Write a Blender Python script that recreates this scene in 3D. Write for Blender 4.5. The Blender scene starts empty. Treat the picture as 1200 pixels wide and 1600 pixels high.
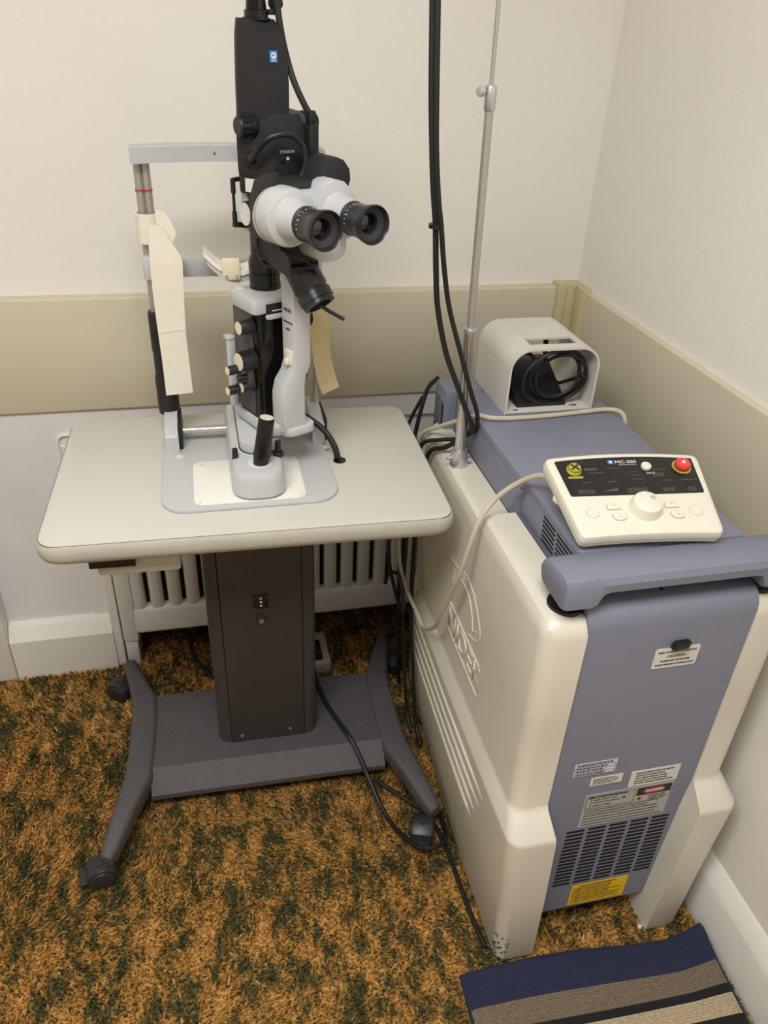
import bpy, bmesh, math, random
import numpy as np
from mathutils import Matrix, Vector
random.seed(7)
scn = bpy.context.scene
C = scn.collection
R = math.radians

# ---------------------------------------------------------------- camera, world, light, exposure
cam_d = bpy.data.cameras.new('camera'); cam = bpy.data.objects.new('camera', cam_d); C.objects.link(cam)
scn.camera = cam
cam_d.sensor_fit = 'VERTICAL'; cam_d.sensor_height = 36.0; cam_d.lens = 1201.0 / 1600.0 * 36.0
cam_d.clip_start = 0.02
def cam_matrix(yaw, p, r, loc):
    f = Vector((math.sin(yaw)*math.cos(p), math.cos(yaw)*math.cos(p), -math.sin(p)))
    r0 = Vector((math.cos(yaw), -math.sin(yaw), 0)); u0 = r0.cross(f)
    rr = r0*math.cos(r) + u0*math.sin(r); uu = -r0*math.sin(r) + u0*math.cos(r)
    m = Matrix((rr, uu, -f)).transposed().to_4x4(); m.translation = loc
    return m
cam.matrix_world = cam_matrix(R(14.296), R(32.267), R(2.795), (0, 0, 1.5))

world = bpy.data.worlds.new('world'); scn.world = world; world.use_nodes = True
world.node_tree.nodes['Background'].inputs[0].default_value = (0.9, 0.95, 1.0, 1)
world.node_tree.nodes['Background'].inputs[1].default_value = 0.02
scn.view_settings.view_transform = 'Standard'; scn.view_settings.look = 'None'
scn.view_settings.exposure = 0.0; scn.view_settings.gamma = 1.0
scn.view_settings.use_curve_mapping = False
LAMP_POWER = 36.5
LAMP_AT = (-0.32, 0.08, 2.46)

# ---------------------------------------------------------------- materials
def lin(c):
    return tuple(((v/255)/12.92 if v/255 <= .04045 else ((v/255+.055)/1.055)**2.4) for v in c) + (1,)
MATS = {}
def mat(name, rgb, rough=.5, metal=0.0, vary=.06, vscale=30, bump=0.0, bscale=200, spec=.5, coat=0.0, trans=0.0):
    m = bpy.data.materials.new(name); m.use_nodes = True
    nt = m.node_tree; b = nt.nodes['Principled BSDF']
    b.inputs['Roughness'].default_value = rough; b.inputs['Metallic'].default_value = metal
    b.inputs['Specular IOR Level'].default_value = spec; b.inputs['Coat Weight'].default_value = coat
    b.inputs['Transmission Weight'].default_value = trans
    tc = nt.nodes.new('ShaderNodeNewGeometry')
    n = nt.nodes.new('ShaderNodeTexNoise'); n.inputs['Scale'].default_value = vscale; n.inputs['Detail'].default_value = 5
    nt.links.new(tc.outputs['Position'], n.inputs['Vector'])
    ramp = nt.nodes.new('ShaderNodeValToRGB'); c = lin(rgb)
    ramp.color_ramp.elements[0].position = .3; ramp.color_ramp.elements[1].position = .7
    ramp.color_ramp.elements[0].color = tuple(v*(1-vary) for v in c[:3]) + (1,)
    ramp.color_ramp.elements[1].color = tuple(min(1, v*(1+vary)) for v in c[:3]) + (1,)
    nt.links.new(n.outputs['Fac'], ramp.inputs['Fac']); nt.links.new(ramp.outputs['Color'], b.inputs['Base Color'])
    if bump:
        n2 = nt.nodes.new('ShaderNodeTexNoise'); n2.inputs['Scale'].default_value = bscale; n2.inputs['Detail'].default_value = 4
        nt.links.new(tc.outputs['Position'], n2.inputs['Vector'])
        bp = nt.nodes.new('ShaderNodeBump'); bp.inputs['Strength'].default_value = bump; bp.inputs['Distance'].default_value = .004
        nt.links.new(n2.outputs['Fac'], bp.inputs['Height']); nt.links.new(bp.outputs['Normal'], b.inputs['Normal'])
    MATS[name] = m
    return m
mat('wall_paint', (233, 229, 221), .75, vary=.015, vscale=4, bump=.22, bscale=75)
mat('low_wall_paint', (226, 224, 224), .55, vary=.03, vscale=9, bump=.12, bscale=40)
mat('gloss_paint', (231, 228, 221), .38, vary=.03, vscale=14, bump=.12, bscale=45)
mat('ceiling_paint', (235, 233, 228), .9)
mat('vinyl', (206, 198, 173), .55, vary=.03, vscale=6, bump=.06, bscale=300)
mat('vinyl_edge', (193, 183, 143), .4, vary=.04)
mat('radiator_paint', (226, 225, 220), .35, vary=.04, vscale=25, bump=.05, bscale=60)
mat('laminate', (204, 202, 192), .5, vary=.012, vscale=18, bump=.05, bscale=500)
mat('seam', (112, 108, 92), .6)
mat('key_shadow', (172, 166, 148), .5)
mat('edge_band', (182, 180, 168), .45, vary=.05, vscale=20)
mat('inst_grey', (191, 192, 193), .42, vary=.015)
mat('inst_grey_dark', (165, 166, 168), .4, vary=.02)
mat('pad_white', (233, 232, 222), .45, vary=.015)
mat('black_gloss', (14, 14, 15), .12, vary=.1, spec=.5)
mat('black', (22, 22, 24), .45, vary=.1)
mat('black_matt', (31, 31, 34), .6, vary=.06, bump=.1, bscale=900)
mat('eye_black', (40, 40, 42), .33, vary=.06)
mat('plate_grey', (66, 64, 62), .38, vary=.05)
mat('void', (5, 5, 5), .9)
mat('rubber', (20, 20, 21), .55, vary=.1)
mat('cable_beige', (196, 187, 166), .5, vary=.04)
mat('chrome', (205, 203, 200), .26, 1.0, vary=.02)
mat('steel', (186, 183, 178), .42, .7, vary=.03)
mat('alu', (205, 205, 206), .35, .9, vary=.02)
mat('column_grey', (62, 58, 56), .5, vary=.04, bump=.1, bscale=700)
mat('base_grey', (82, 79, 81), .36, vary=.05, bump=.55, bscale=420)
mat('caster_black', (45, 44, 46), .4, vary=.05)
mat('cream', (217, 212, 196), .36, vary=.02, vscale=9)
mat('cream_scuff', (40, 38, 36), .8)
mat('console_grey', (125, 128, 145), .48, vary=.015, bump=.06, bscale=900)
mat('console_dark', (96, 98, 112), .5)
mat('off_white', (226, 222, 205), .4, vary=.015)
mat('guard_white', (207, 203, 193), .5, vary=.02)
mat('display', (26, 25, 25), .25, vary=.3, vscale=120)
mat('digit', (90, 79, 75), .4)
mat('label_white', (222, 220, 214), .55, vary=.02)
mat('label_silver', (176, 175, 170), .45, vary=.03)
mat('ink', (45, 43, 44), .7)
mat('ink_blue', (62, 66, 120), .7)
mat('yellow', (236, 194, 24), .5, vary=.02)
mat('yellow_key', (170, 165, 55), .4)
mat('red', (226, 66, 70), .35, vary=.03)
mat('red_ink', (168, 50, 52), .6)
mat('logo_blue', (60, 128, 205), .4)
mat('white_ink', (232, 232, 232), .5)
mat('ivory', (226, 218, 190), .42, vary=.03)
mat('strap', (232, 226, 208), .85, vary=.03, vscale=40, bump=.25, bscale=500)
mat('strap_yellow', (243, 224, 174), .85, vary=.05, vscale=60, bump=.3, bscale=500)
mat('paper', (238, 233, 218), .8)
mat('lens', (18, 16, 30), .05, spec=.9)
mat('grommet', (20, 20, 20), .4)
mat('mat_navy', (40, 44, 72), .95, vary=.25, vscale=240, bump=.6, bscale=700)
mat('mat_taupe', (122, 108, 90), .95, vary=.3, vscale=260, bump=.6, bscale=700)
mat('mat_black', (28, 28, 30), .95, vary=.3, vscale=240, bump=.6, bscale=700)
mat('mat_beige', (186, 168, 138), .95, vary=.25, vscale=260, bump=.6, bscale=700)
mat('mat_edge', (33, 36, 60), .9, vary=.15, vscale=300)
mat('lamp_body', (235, 235, 235), .5)
def emit(name, col, s):
    m = bpy.data.materials.new(name); m.use_nodes = True; nt = m.node_tree
    b = nt.nodes['Principled BSDF']; b.inputs['Emission Color'].default_value = col; b.inputs['Emission Strength'].default_value = s
    MATS[name] = m
emit('lamp_diffuser', (.985, .99, 1.0, 1), 3.0)

def carpet_mat():
    m = bpy.data.materials.new('carpet'); m.use_nodes = True; nt = m.node_tree; b = nt.nodes['Principled BSDF']
    b.inputs['Roughness'].default_value = .95; b.inputs['Specular IOR Level'].default_value = .1
    g = nt.nodes.new('ShaderNodeNewGeometry')
    mp = nt.nodes.new('ShaderNodeMapping'); mp.inputs['Scale'].default_value = (1.25, .62, .4); mp.inputs['Rotation'].default_value = (0, 0, .5)
    nt.links.new(g.outputs['Position'], mp.inputs['Vector'])
    n1 = nt.nodes.new('ShaderNodeTexNoise'); n1.inputs['Scale'].default_value = 18; n1.inputs['Detail'].default_value = 6; n1.inputs['Roughness'].default_value = .74
    nt.links.new(mp.outputs['Vector'], n1.inputs['Vector'])
    at = nt.nodes.new('ShaderNodeAttribute'); at.attribute_name = 'tuft'
    ma = nt.nodes.new('ShaderNodeMath'); ma.operation = 'MULTIPLY_ADD'; ma.inputs[1].default_value = .12
    nt.links.new(at.outputs['Fac'], ma.inputs[0]); nt.links.new(n1.outputs['Fac'], ma.inputs[2])
    r = nt.nodes.new('ShaderNodeValToRGB'); e = r.color_ramp.elements
    e[0].position = .385; e[0].color = lin((84, 82, 52)); e[1].position = .70; e[1].color = lin((222, 176, 104))
    for p, c in ((.462, (108, 99, 60)), (.498, (166, 128, 70)), (.56, (202, 152, 82))):
        k = e.new(p); k.color = lin(c)
    nt.links.new(ma.outputs[0], r.inputs['Fac']); nt.links.new(r.outputs['Color'], b.inputs['Base Color'])
    MATS['carpet'] = m
carpet_mat()

# ---------------------------------------------------------------- mesh helpers
def merge(bm, b, M=None):
    if M is not None: bmesh.ops.transform(b, matrix=M, verts=b.verts)
    t = bpy.data.meshes.new('t'); b.to_mesh(t); b.free(); bm.from_mesh(t); bpy.data.meshes.remove(t)
def box(bm, x0, x1, y0, y1, z0, z1, bev=0.0, seg=2, M=None):
    b = bmesh.new(); bmesh.ops.create_cube(b, size=1)
    for v in b.verts: v.co = Vector(((x0+x1)/2 + v.co.x*(x1-x0), (y0+y1)/2 + v.co.y*(y1-y0), (z0+z1)/2 + v.co.z*(z1-z0)))
    if bev: bmesh.ops.bevel(b, geom=b.edges[:], offset=bev, segments=seg, profile=.5, affect='EDGES', clamp_overlap=True)
    merge(bm, b, M)
    return bm
def loft(bm, rings, closed=True, cap=True):
    vs = [[bm.verts.new(p) for p in r] for r in rings]
    n = len(rings[0])
    for a, c in zip(vs, vs[1:]):
        for i in range(n if closed else n-1):
            j = (i+1) % n
            try: bm.faces.new((a[i], a[j], c[j], c[i]))
            except ValueError: pass
    if cap and closed:
        try: bm.faces.new(list(reversed(vs[0]))); bm.faces.new(vs[-1])
        except ValueError: pass
    return bm
def frame(d):
    d = Vector(d).normalized(); a = Vector((0, 0, 1)) if abs(d.z) < .9 else Vector((1, 0, 0))
    x = a.cross(d).normalized(); y = d.cross(x); return x, y, d
def cyl(bm, p0, p1, r0, r1=None, n=24, bev=0.0):
    r1 = r0 if r1 is None else r1
    p0, p1 = Vector(p0), Vector(p1); x, y, d = frame(p1-p0); L = (p1-p0).length
    prof = [(0, r0), (L, r1)]
    if bev:
        prof = [(0, r0-bev), (bev*.3, r0-bev*.3), (bev, r0), (L-bev, r1), (L-bev*.3, r1-bev*.3), (L, r1-bev)]
    return lathe(bm, prof, p0, d, n)
def lathe(bm, prof, p0, d, n=24, cap=True):
    x, y, d = frame(d); p0 = Vector(p0)
    rings = [[p0 + d*h + (x*math.cos(t)+y*math.sin(t))*max(r, 1e-5) for t in (2*math.pi*i/n for i in range(n))] for h, r in prof]
    return loft(bm, rings, True, cap)
def smooth_path(pts, k=6):
    P = [Vector(p) for p in pts]
    if len(P) < 3: return P
    P = [P[0]*2-P[1]] + P + [P[-1]*2-P[-2]]; out = []
    for i in range(1, len(P)-2):
        a, b, c, d = P[i-1:i+3]
        for s in range(k):
            t = s/k
            out.append(.5*((2*b)+(c-a)*t+(2*a-5*b+4*c-d)*t*t+(3*b-a-3*c+d)*t**3))
    out.append(P[-2]); return out
def tube(bm, pts, r, n=8, k=6, smooth=True):
    P = smooth_path(pts, k) if smooth else [Vector(p) for p in pts]
    T = [(P[min(i+1, len(P)-1)]-P[max(i-1, 0)]).normalized() for i in range(len(P))]
    x, y, _ = frame(T[0]); rings = []
    for p, t in zip(P, T):
        x = (x - t*x.dot(t)).normalized(); y = t.cross(x)
        rings.append([p + (x*math.cos(a)+y*math.sin(a))*r for a in (2*math.pi*i/n for i in range(n))])
    return loft(bm, rings)
def rpoly(x0, x1, y0, y1, r, n=6):
    rs = r if isinstance(r, (list, tuple)) else [r]*4
    out = []
    for (cx, cy, a0), q in zip(((x0, y0, 180), (x1, y0, 270), (x1, y1, 0), (x0, y1, 90)), rs):
        sx = cx + q if cx == x0 else cx - q; sy = cy + q if cy == y0 else cy - q
        for i in range(n+1):
            a = R(a0 + 90*i/n); out.append((sx + q*math.cos(a), sy + q*math.sin(a)))
    return out
def prism(bm, poly, h0, h1, M=None, bev=0.0, seg=2):
    """polygon in the xy plane extruded from h0 to h1 along z, then M"""
    b = bmesh.new(); loft(b, [[(x, y, h0) for x, y in poly], [(x, y, h1) for x, y in poly]])
    bmesh.ops.recalc_face_normals(b, faces=b.faces)
    if bev:
        ed = [e for e in b.edges if abs(e.verts[0].co.z-e.verts[1].co.z) < 1e-6]
        bmesh.ops.bevel(b, geom=ed, offset=bev, segments=seg, profile=.5, affect='EDGES', clamp_overlap=True)
    merge(bm, b, M); return bm
XZ = Matrix(((1, 0, 0, 0), (0, 0, 1, 0), (0, 1, 0, 0), (0, 0, 0, 1)))       # poly (x,z), height along y
YZ = Matrix(((0, 0, 1, 0), (1, 0, 0, 0), (0, 1, 0, 0), (0, 0, 0, 1)))       # poly (y,z), height along x
def ribbon(bm, pts, width_vecs, th, k=5):
    P = smooth_path(pts, k); W = smooth_path(width_vecs, k); rings = []
    for i, (p, w) in enumerate(zip(P, W)):
        t = (P[min(i+1, len(P)-1)]-P[max(i-1, 0)]).normalized(); nrm = t.cross(w).normalized()*th/2
        rings.append([p-w/2-nrm, p+w/2-nrm, p+w/2+nrm, p-w/2+nrm])
    return loft(bm, rings)
NB = bmesh.new
ROOTM = {}
def finish(o, label, cat, group, kind):
    if label: o['label'] = label
    if cat: o['category'] = cat
    if group: o['group'] = group
    if kind: o['kind'] = kind
def obj(name, bm, m, parent=None, label=None, cat=None, group=None, kind=None, world=False, angle=35, smooth=True):
    bmesh.ops.recalc_face_normals(bm, faces=bm.faces)
    if parent is not None and world:
        bmesh.ops.transform(bm, matrix=ROOTM[parent.name].inverted(), verts=bm.verts)
    me = bpy.data.meshes.new(name); bm.to_mesh(me); bm.free()
    for mm in (m if isinstance(m, (list, tuple)) else [m]): me.materials.append(MATS[mm])
    if smooth:
        me.polygons.foreach_set('use_smooth', [True]*len(me.polygons)); me.set_sharp_from_angle(angle=R(angle))
    o = bpy.data.objects.new(name, me); C.objects.link(o)
    if parent is not None:
        o.parent = parent
        if parent.name in ROOTM: ROOTM[o.name] = ROOTM[parent.name]
    finish(o, label, cat, group, kind); return o
def thing(name, label, cat, loc=(0, 0, 0), rotz=0.0, group=None, M=None):
    o = bpy.data.objects.new(name, None); C.objects.link(o); o.empty_display_size = .05
    mw = M if M is not None else Matrix.Translation(loc) @ Matrix.Rotation(rotz, 4, 'Z')
    o.matrix_world = mw; ROOTM[o.name] = mw.copy(); finish(o, label, cat, group, None); return o
def text(name, body, size, M, m, parent, align='CENTER', ext=.0002, world=False, sx=1.0, off=0.0, label=None):
    cu = bpy.data.curves.new('txt', 'FONT'); cu.body = body; cu.size = size; cu.align_x = align; cu.align_y = 'CENTER'
    cu.extrude = ext; cu.resolution_u = 3; cu.offset = off; cu.space_line = .9
    to = bpy.data.objects.new('txt', cu); C.objects.link(to)
    dg = bpy.context.evaluated_depsgraph_get(); me = bpy.data.meshes.new_from_object(to.evaluated_get(dg))
    bpy.data.objects.remove(to); bpy.data.curves.remove(cu)
    me.transform(M @ Matrix.Diagonal((sx, 1, 1, 1)))
    if world and parent is not None: me.transform(ROOTM[parent.name].inverted())
    me.materials.clear(); me.materials.append(MATS[m]); me.name = name
    o = bpy.data.objects.new(name, me); C.objects.link(o); o.parent = parent
    if label: o['label'] = label
    return o
def TM(o, x, y):
    x, y = Vector(x).normalized(), Vector(y).normalized(); z = x.cross(y)
    m = Matrix((x, y, z)).transposed().to_4x4(); m.translation = Vector(o); return m
def front_tm(x, y, z): return TM((x, y, z), (1, 0, 0), (0, 0, 1))          # faces -y
def left_tm(x, y, z): return TM((x, y, z), (0, -1, 0), (0, 0, 1))          # faces -x

# ================================================================ SETTING
XW, YW = .885, 1.705                                                        # corner of the two white walls
def struct(name, bm, m, parent=None, **k):
    o = obj(name, bm, m, parent, **k)
    if parent is None: o['kind'] = 'structure'
    return o
XL, YF, ZC = -2.1, -1.7, 2.5
b = NB(); box(b, XL-.1, XW+.1, YF-.1, 1.95, -.1, 0); struct('floor', b, 'carpet')
b = NB(); box(b, XL-.1, XW+.1, YF-.1, 1.95, ZC, ZC+.1); struct('ceiling', b, 'ceiling_paint')
NX0, NX1, NZ = -.30, .78, .685                                              # radiator niche
b = NB(); box(b, XL, XW+.1, YW, 1.95, .745, ZC)
struct('wall_back', b, 'wall_paint')
wb = bpy.data.objects['wall_back']
b = NB(); box(b, XL, NX0, 1.685, 1.95, 0, .745)
box(b, NX0, NX1, 1.685, 1.95, NZ, .745); box(b, NX1, XW+.05, 1.685, 1.95, 0, .745)
box(b, NX0, NX1, 1.83, 1.95, 0, NZ); box(b, NX0, NX1, 1.70, 1.84, .61, NZ); obj('lower_panel', b, 'low_wall_paint', wb)
b = NB(); box(b, -.342, NX0+.0, 1.681, 1.688, .155, .66, .002, 1); obj('niche_casing', b, 'low_wall_paint', wb)
b = NB(); box(b, NX0-.002, -.279, 1.650, 1.84, 0, NZ, .003, 1); obj('niche_side', b, 'gloss_paint', wb)
b = NB()                                                                    # rounded outline of an old plate painted over
pp = rpoly(-.346, -.304, .60, .686, .018, 5)
tube(b, [(x, 1.683, z) for x, z in pp] + [(pp[0][0], 1.683, pp[0][1])], .0045, 6, 1, False); obj('painted_over_plate', b, 'low_wall_paint', wb)
b = NB(); box(b, XW, XW+.1, YF, 1.95, 0, ZC); struct('wall_right', b, 'wall_paint')
b = NB(); box(b, XL-.1, XL, YF, 1.95, 0, ZC); struct('wall_left', b, 'wall_paint')
b = NB(); box(b, XL-.1, XW+.1, YF-.1, YF, 0, ZC); struct('wall_front', b, 'wall_paint')
# small plaster chips on the walls
def chip(px, r, parent):
    b = NB(); lathe(b, [(0, r), (.0015, r*.8), (.002, .0001)], px, (0, -1, 0), 8); return obj('plaster_bump', b, 'wall_paint', parent)
for x, z, r in ((.296, 1.335, .003), (.335, 1.315, .004), (.42, 1.30, .003), (.37, 1.215, .005), (.6, 1.345, .0025), (.72, 1.42, .003), (.02, 1.24, .003), (-.25, 1.30, .003), (.48, 1.10, .003)):
    chip((x, YW+.0005, z), r, wb)
# baseboards: flat board with a sloped cap moulding
bprof = [(0, 0), (0, .125), (.010, .140), (.022, .158), (.04, .165), (.04, 0)]
def baseboard(name, side, a, c):
    b = NB()
    if side == 'back': prism(b, [(1.645+d, z) for d, z in bprof], a, c, YZ)
    else:
        M = Matrix(((-1, 0, 0, XW), (0, 0, 1, 0), (0, 1, 0, 0), (0, 0, 0, 1)))
        prism(b, [(.022, 0), (.022, .122), (.020, .128), (.016, .138), (.008, .152), (.003, .160), (0, .163), (0, 0)], a, c, M)
    return struct(name, b, 'gloss_paint', angle=25)
bb_ = baseboard('baseboard_back', 'back', -.552, NX0)
b = NB(); prism(b, [(1.645+d, z) for d, z in bprof], XL, -.701, YZ); obj('board_run', b, 'gloss_paint', bb_, angle=25)
baseboard('baseboard_right', 'right', YF, 1.66)
b = NB(); box(b, -.70, -.553, 1.642, 1.69, 0, .744, .006); struct('trim_1', b, 'gloss_paint')
# padded vinyl rails
b = NB(); box(b, XL, .823, 1.676, 1.72, .7455, .998, .004, 3); struct('trim_2', b, 'vinyl')
b = NB(); box(b, .871, .90, YF, 1.625, .7455, .998, .004, 3); struct('trim_3', b, 'vinyl')
b = NB(); box(b, .822, .845, 1.664, 1.72, .74, 1.006, .004); struct('trim_4', b, 'vinyl_edge')
b = NB(); box(b, .845, .90, 1.668, 1.72, .74, 1.004, .003); struct('trim_5', b, 'vinyl_edge')
b = NB(); box(b, .864, .90, 1.622, 1.668, .74, 1.004, .004); struct('trim_6', b, 'vinyl_edge')
for n in ('trim_2', 'trim_3'): bpy.data.objects[n]['label'] = 'beige padded vinyl wall rail'

# carpet pile
def carpet():
    rng = np.random.default_rng(3)
    s = .0046; xs = np.arange(-1.0, .868, s); ys = np.arange(.40, 1.82, s)
    X, Y = np.meshgrid(xs, ys); X = X.ravel() + rng.normal(0, s*.35, X.size); Y = Y.ravel() + rng.normal(0, s*.35, Y.size)
    keep = ~((X > .52) & (X < .78) & (Y > .95)) & ((Y < 1.642) | ((X > NX0) & (X < NX1)))
    X, Y = X[keep], Y[keep]; n = X.size
    a = rng.normal(.15, .5, n); w = rng.uniform(.0016, .0027, n); h = rng.uniform(.008, .015, n)
    fx = .5*np.sin(X*9+1.3) + .5*np.sin(Y*13+X*5); fy = np.sin(Y*8+2.0)*.5 - .7
    lx = (fx*.0055 + rng.normal(0, .0035, n)); ly = (fy*.0085 + rng.normal(0, .0035, n))
    cx, cy = np.cos(a)*w, np.sin(a)*w
    V = np.zeros((n, 5, 3), np.float32)
    V[:, 0] = np.stack([X-cx, Y-cy, np.zeros(n)], 1); V[:, 1] = np.stack([X+cx, Y+cy, np.zeros(n)], 1)
    V[:, 2] = np.stack([X+cx+lx*.5, Y+cy+ly*.5, h*.65], 1); V[:, 3] = np.stack([X-cx+lx*.5, Y-cy+ly*.5, h*.65], 1)
    V[:, 4] = np.stack([X+lx*1.3, Y+ly*1.3, h], 1)
    base = np.arange(n)[:, None]*5
    quads = (base + np.array([0, 1, 2, 3])).astype(np.int32); tris = (base + np.array([3, 2, 4])).astype(np.int32)
    me = bpy.data.meshes.new('carpet_pile'); me.vertices.add(n*5); me.vertices.foreach_set('co', V.ravel())
    loops = np.concatenate([quads, tris], 1).ravel(); me.loops.add(loops.size); me.loops.foreach_set('vertex_index', loops)
    st = np.stack([np.arange(n)*7, np.arange(n)*7+4], 1).ravel().astype(np.int32)
    me.polygons.add(n*2); me.polygons.foreach_set('loop_start', st); me.update(calc_edges=True); me.validate()
    at = me.attributes.new('tuft', 'FLOAT', 'POINT'); at.data.foreach_set('value', np.repeat(rng.normal(0, .6, n), 5).astype(np.float32))
    me.materials.append(MATS['carpet']); o = bpy.data.objects.new('carpet_pile', me); C.objects.link(o)
    finish(o, 'orange and dark green mottled carpet pile covering the floor', 'carpet', None, 'stuff')
carpet()

# ceiling lamp (the room's light)
cl = thing('ceiling_light', 'white rectangular ceiling light above the room', 'light', LAMP_AT)
b = NB(); box(b, -.62, .62, -.32, .32, 0, .04, .004); obj('housing', b, 'lamp_body', cl)
b = NB(); box(b, -.6, .6, -.3, .3, -.006, .0, .001); obj('diffuser', b, 'lamp_diffuser', cl)
ld = bpy.data.lights.new('panel_lamp', 'AREA'); ld.shape = 'RECTANGLE'; ld.size = 1.2; ld.size_y = .6; ld.energy = LAMP_POWER
ld.color = (1.0, .99, .98); lo = bpy.data.objects.new('panel_lamp', ld); C.objects.link(lo); lo.parent = cl; lo.location = (0, 0, -.015)

# ================================================================ RADIATOR
rad = thing('radiator', 'white painted column radiator in the niche behind the table', 'radiator', (.12, 1.70, 0))
def rsec(x, w):
    b = NB()
    prof = rpoly(-w/2, w/2, -.03, .04, .012, 3)
    rings = []
    for z, s in ((.185, .8), (.20, 1), (.55, 1), (.575, .85)):
        rings.append([(px*s+x, 1.67+py*s, z) for px, py in prof])
    loft(b, rings); return b
k = 0
x = -.222
while x < .60:
    obj('section', rsec(x, .0345), 'radiator_paint', rad, world=True); x += .0455
b = NB(); box(b, -.275, .62, 1.640, 1.74, .11, .20, .014, 3); obj('bottom_header', b, 'radiator_paint', rad, world=True)
b = NB(); box(b, -.275, .62, 1.640, 1.74, .565, .60, .012, 3); obj('top_header', b, 'radiator_paint', rad, world=True)
b = NB(); cyl(b, (-.25, 1.66, .635), (.64, 1.66, .635), .011, n=12); obj('pipe', b, 'radiator_paint', rad, world=True)
b = NB(); box(b, -.275, -.235, 1.638, 1.742, .09, .60, .008, 2); obj('end_panel', b, 'radiator_paint', rad, world=True)
for xx in (-.262, .585):
    b = NB(); box(b, xx-.012, xx+.022, 1.645, 1.735, 0, .12, .006, 2); obj('leg', b, 'radiator_paint', rad, world=True)
b = NB(); box(b, -.24, .60, 1.662, 1.70, .19, .58); obj('gap_shade', b, 'void', rad, world=True)  # black block painting the shade in the gaps between sections

# ================================================================ INSTRUMENT TABLE
TY = R(-1.5); TP = (.062, 1.31, 0)
tb = thing('instrument_table', 'grey motorised instrument table on a wheeled dark base', 'table', TP, TY)
b = NB(); prism(b, rpoly(-.3455, .3455, -.2325, .2355, .0325, 8), .770, .781, bev=.0006); tt = obj('tabletop', b, 'laminate', tb)
b = NB(); prism(b, rpoly(-.3466, .3466, -.2336, .2366, .0336, 8), .770, .7799); obj('edge_seam', b, 'seam', tt)
b = NB()                                                                    # bullnose edge band
rings = []
for z, d in ((.741, .018), (.7425, .009), (.748, .003), (.757, 0), (.768, 0), (.776, .0015), (.7795, .004), (.7795, .008)):
    rings.append([(px, py, z) for px, py in rpoly(-.351+d, .351-d, -.238+d, .241-d, .038, 8)])
loft(b, rings); obj('edge_band', b, 'edge_band', tb)
b = NB(); cyl(b, (.175, -.005, .781), (.175, -.005, .7825), .0125, n=20); obj('cable_grommet', b, 'grommet', tb)
CX = .008
b = NB(); prism(b, rpoly(CX-.112, CX+.112, -.062, .11, .022, 6), .07, .742); col = obj('column', b, 'column_grey', tb)
b = NB(); prism(b, rpoly(CX-.0845, CX+.0845, .085, .738, .002, 2), -.0626, -.060, XZ); obj('plate_gap', b, 'void', col)
b = NB(); prism(b, rpoly(CX-.082, CX+.082, .09, .735, .002, 2), -.0645, -.060, XZ, bev=.001); obj('cover_plate', b, 'column_grey', col)
for sx, sz in ((-.06, .11), (.05, .115), (-.05, .715), (.05, .72)):
    b = NB(); lathe(b, [(0, .004), (.002, .0035), (.003, .0001)], (CX+sx, -.064, sz), (0, -1, 0), 10); obj('screw', b, 'alu', col)
b = NB(); box(b, CX-.016, CX+.014, -.068, -.062, .482, .515, .001); sw = obj('height_switch', b, 'black', col)
b = NB(); 
for s in (1, -1):
    prism(b, [(CX-.004, .4985+s*.008), (CX+.002, .4985+s*.008), (CX-.001, .4985+s*.012)], -.069, -.068, XZ)
lathe(b, [(0, .0025), (.001, .0025)], (CX-.001, -.068, .4985), (0, -1, 0), 12); obj('switch_arrows', b, 'white_ink', sw)
b = NB(); cyl(b, (CX-.002, -.062, .455), (CX-.002, -.074, .453), .011, .009, 20, .002); sk = obj('fuse_socket', b, 'caster_black', col)
b = NB(); cyl(b, (CX-.002, -.074, .453), (CX-.002, -.0755, .453), .006, n=6); obj('socket_pins', b, 'alu', sk)
b = NB(); box(b, -.265, -.128, -.205, -.03, .694, .742, .006); obj('control_housing', b, 'edge_band', tb)
b = NB(); prism(b, [(-.275, -.212), (-.20, -.213), (-.215, -.195), (-.24, -.19), (-.262, -.20)], .716, .738, bev=.002); obj('release_lever', b, 'black', tb)
b = NB()                                                                    # coiled lead hanging below the top
pts = []
for i in range(70):
    t = i/69; a = i*.95; pts.append((CX-.025+.06*t, -.085+.016*math.cos(a), .70-.028*math.sin(math.pi*t*1.15)+.016*math.sin(a)))
tube(b, pts, .0042, 6, 2); obj('coiled_lead', b, 'rubber', tb)
b = NB()                                                                    # base plate with sloped front
prof = [(-.155, .042), (-.155, .055), (-.108, .091), (.112, .091), (.118, .085), (.118, .042)]
prism(b, prof, -.255, .268, YZ, bev=.001); obj('base_plate', b, 'base_grey', tb, angle=18)
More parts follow.
